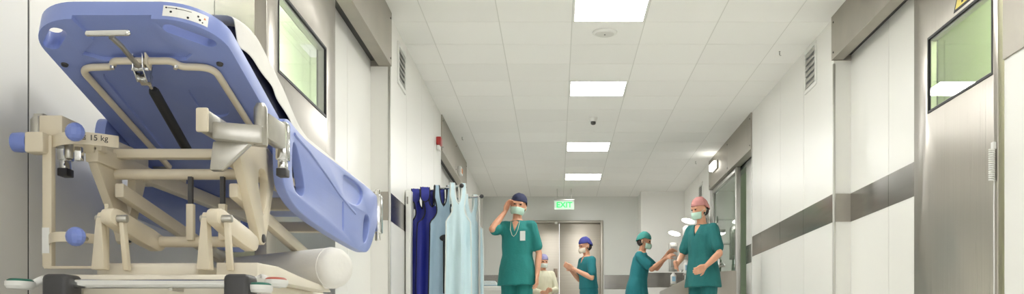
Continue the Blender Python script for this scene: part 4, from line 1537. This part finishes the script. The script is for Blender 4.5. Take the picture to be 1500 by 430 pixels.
def apron(P0, P1, t, yaw, w_, L, m, mb_, label, wave=0.02, seed=0, belt=False, dx=0.0, dy=0.0, flaps=False):
    """apron hung over the rail by its two shoulder straps, front panel flaring towards the hem"""
    c = P0.lerp(P1, t) + Vector((dx, dy, 0))
    top = c.z + 0.016
    MX = Matrix.Translation((c.x, c.y, 0)) @ Matrix.Rotation(yaw, 4, 'Z')
    n = 40
    kw = w_ / 0.52
    w_ = 0.52

    def outer(s):
        if s < 0.10:
            return 0.155 + 0.1 * s
        if s < 0.32:
            return 0.165 - 0.045 * math.sin(math.pi * (s - 0.10) / 0.22) + 0.09 * max(0, (s - 0.22) / 0.10) ** 2
        return (w_ / 2) * (0.98 + 0.12 * (s - 0.32) / max(0.1, L - 0.32)) if s > 0.40 else 0.255 + (w_ / 2 * 0.98 - 0.255) * (s - 0.32) / 0.08

    def inner(s):
        if s >= 0.17:
            return 0.0
        return 0.075 * math.sqrt(max(0.0, 1 - (max(s, 0) / 0.17) ** 2)) if s > 0 else 0.075

    def pt(x, s, sgn):
        z = top - max(0, s)
        y = -0.020
        if s < 0:
            z = top - max(0, -s - 0.03)
            y = 0.020 if s < -0.03 else -0.02 + 0.04 * (-s / 0.03)
            if -0.03 <= s:
                z = top + 0.010 * math.sin(math.pi * (-s / 0.03))
        k = min(1.0, max(0, s) / 0.5)
        y += wave * k * (math.sin(x * 19 + seed) + 0.6 * math.sin(x * 33 + seed * 2 + s * 2)) + 0.008 * noise.noise(Vector((x * 8, s * 5, seed)))
        y -= 0.03 * k * (1 - (x / 0.3) ** 2)
        return MX @ Vector((x * kw, y, z))
    ss = [-0.20, -0.14, -0.08, -0.035, -0.025, -0.015, -0.005, 0.0] + [0.008 + (L - 0.008) * (i / n) ** 1.15 for i in range(1, n + 1)]
    mbx = MB()
    for sg in (-1, 1):
        rows = []
        for s in ss:
            i_, o_ = inner(s), outer(max(0, s))
            rows.append([pt(sg * (i_ + (o_ - i_) * q / 8), s, sg) for q in range(9)])
        mbx.grid(rows)
    o = mbx.build('hanging_apron', m, weld=0.0015, solid=0.007, sharp=60)
    tag(o, label, 'apron', 'aprons on the rack')
    bb = MB()
    for sg in (-1, 1):
        bb.tube([pt(sg * outer(max(0, s)), s, sg) for s in ss], 0.0065, 6)
        bb.tube([pt(sg * inner(s), s, sg) for s in ss if s < 0.17] + [pt(0, 0.17, sg)], 0.0065, 6)
    bb.tube([pt(-outer(L) + 2 * outer(L) * q / 16, L, 1) for q in range(17)], 0.0065, 6)
    bb.build('binding', mb_, o)
    if flaps:
        for sg in (-1, 1):
            def fp(q, t_):
                x = sg * 0.125 + q * 0.075 * math.sqrt(max(0.0, 1 - max(0, (t_ - 0.55) / 0.45) ** 2))
                return MX @ Vector((x * kw, -0.034 - 0.02 * math.sin(math.pi * t_) - (0.006 * sg), top + 0.006 - (0.16 + 0.03 * sg) * t_))
            ts = [i / 14 for i in range(15)]
            fb = MB().grid([[fp(-1 + 2 * k / 8, t_) for k in range(9)] for t_ in ts])
            fo = fb.build('shoulder_flap', m, o, weld=0.0008, solid=0.006, sharp=60)
            MB().tube([fp(-1, t_) for t_ in ts] + [fp(1, t_) for t_ in reversed(ts[:-1])], 0.0055, 6).build('flap_binding', mb_, fo)
    if belt:
        q = [pt(0.02, s, 1) + MX.to_3x3() @ Vector((0, -0.014, 0)) for s in (0.48, 0.60, 0.72, 0.84, 0.95)]
        mm = MB()
        mm.loft([[p + MX.to_3x3() @ Vector((a, b, 0)) for a, b in ((-0.02, -0.004), (0.02, -0.004), (0.02, 0.004), (-0.02, 0.004))] for p in q])
        mm.build('belt', 'black', o)['label'] = 'black hanging belt'
        a, b = pt(-outer(0.5) * 0.95, 0.5, 1), pt(outer(0.5) * 0.95, 0.5, 1)
        mm = MB()
        mm.ellipsoid(q[0] + Vector((0, 0, 0.02)), (0.05, 0.02, 0.03))
        mm.build('buckle', 'black', o)
    return o


apron(A0, A1, 0.20, R(14), 0.25, 1.22, 'apronblue', 'binding', 'deep royal blue apron next to the white end board', 0.02, 1, flaps=True)
apron(A0, A1, 0.42, R(14), 0.27, 1.24, 'apronblue', 'binding', 'deep royal blue apron second from the white end board', 0.024, 2.3, flaps=True)
apron(A0, A1, 0.66, R(16), 0.25, 1.02, 'apronpale', 'binding', 'dusty blue apron with dark edging and a black hanging belt', 0.014, 3.1, True)
apron(A0, A1, 0.97, R(16), 0.22, 1.30, 'apronwhite', 'bindpale', 'pale ice blue long apron at the front of the rack', 0.022, 4.2)
apron(B0, B1, 0.40, R(24), 0.25, 1.10, 'apronblue', 'binding', 'royal blue apron behind the pale ones, only its shoulder strap showing', 0.02, 7.7)
apron(B0, B1, 0.62, R(24), 0.27, 1.20, 'aproncyan', 'bindpale', 'aqua apron behind the pale ice blue one', 0.024, 5.4)
apron(B0, B1, 0.84, R(24), 0.22, 1.26, 'apronwhite', 'bindpale', 'pale blue apron at the corridor end of the rack', 0.024, 6.6)

# wall telephone on the far left wall
e = empty('wall_telephone', (XL, 15.0, 1.3), 'dark grey wall telephone on the left wall beyond the aprons', 'telephone')
MB().box(XL + 0.002, XL + 0.05, 14.9, 15.1, 1.25, 1.50).build('body', 'white', e, bevel=0.012)
mb = MB().hull([Vector(p) for p in ((XL + 0.05, 14.92, 1.25), (XL + 0.09, 14.92, 1.25), (XL + 0.05, 14.98, 1.25), (XL + 0.09, 14.98, 1.25), (XL + 0.05, 14.92, 1.52), (XL + 0.09, 14.92, 1.52), (XL + 0.05, 14.98, 1.52), (XL + 0.09, 14.98, 1.52))])
mb.build('handset', 'darkgrey', e, bevel=0.015)

# white trolley with a blue cloth
tx0, tx1, ty0, ty1 = -1.14, -0.70, 12.6, 13.3
e = empty('trolley', ((tx0 + tx1) / 2, (ty0 + ty1) / 2, 0), 'white trolley below the end wall band, left of the tall person', 'trolley')
for x in (tx0 + 0.02, tx1 - 0.02):
    for y in (ty0 + 0.02, ty1 - 0.02):
        p = MB().cyl((x, y, 0.09), (x, y, 0.90), 0.013, seg=14).build('post', 'alu', e)
        MB().cyl((x - 0.012, y, 0.045), (x + 0.012, y, 0.045), 0.045, seg=20).build('wheel', 'darkgrey', p, bevel=0.004)
MB().box(tx0, tx1, ty0, ty1, 0.90, 0.925).build('tray', 'white', e, bevel=0.006)
MB().box(tx0, tx1, ty0, ty1, 0.30, 0.32).build('shelf', 'white', e, bevel=0.004)
rows = []
for i in range(15):
    y = ty0 - 0.01 + (ty1 - ty0 + 0.02) * i / 14
    row = []
    xs_ = [(-0.01, -0.14), (-0.008, -0.07), (0.0, 0.0)] + [(q * (tx1 - tx0) / 8, 0.006 * noise.noise(Vector((q, i * 0.6, 3)))) for q in range(1, 8)] + [(tx1 - tx0, 0.0), (tx1 - tx0 + 0.008, -0.06), (tx1 - tx0 + 0.01, -0.12)]
    for dx_, dz_ in xs_:
        row.append((tx0 + dx_, y, 0.931 + dz_ + 0.008 * math.sin(i * 0.9) * (1 if dz_ < -0.05 else 0)))
    rows.append(row)
c_ = MB().grid(rows).build('draped_cloth', 'bluecloth', solid=0.004, sub=1, sharp=180)
tag(c_, 'light blue cloth covering the white trolley', 'cloth')
mb = MB()
for k in range(3):
    mb.box(-1.08 + 0.01 * k, -0.80 - 0.008 * k, 12.75, 13.15, 0.94 + 0.02 * k, 0.957 + 0.02 * k)
tag(mb.build('folded_linen', 'label', bevel=0.006, segs=3), 'white folded linen lying on the blue covered trolley', 'linen')

# ------------------------------------------------------------------ camera, world, view
cam = bpy.data.cameras.new('camera')
co = bpy.data.objects.new('camera', cam)
COL.objects.link(co)
co.location = (0, 0, CAMZ)
co.rotation_euler = (R(90), 0, 0)
cam.sensor_width = 36.0
cam.sensor_fit = 'HORIZONTAL'
cam.lens = 36.0 * F / 1500.0
cam.shift_x = (750.0 - VX) / 1500.0
cam.shift_y = (VY - 215.0) / 1500.0
cam.clip_start = 0.02
SC.camera = co

w = bpy.data.worlds.new('world')
SC.world = w
w.use_nodes = True
w.node_tree.nodes['Background'].inputs['Color'].default_value = (1, 1, 1, 1)
w.node_tree.nodes['Background'].inputs['Strength'].default_value = 0.9

SC.view_settings.view_transform = 'Standard'
SC.view_settings.look = 'None'
SC.view_settings.gamma = 1.0
SC.view_settings.use_curve_mapping = False
SC.view_settings.exposure = 1.6
SC.cycles.use_denoising = True
SC.cycles.max_bounces = 16
SC.cycles.diffuse_bounces = 10
SC.cycles.glossy_bounces = 6
SC.cycles.transmission_bounces = 8
SC.cycles.caustics_refractive = True
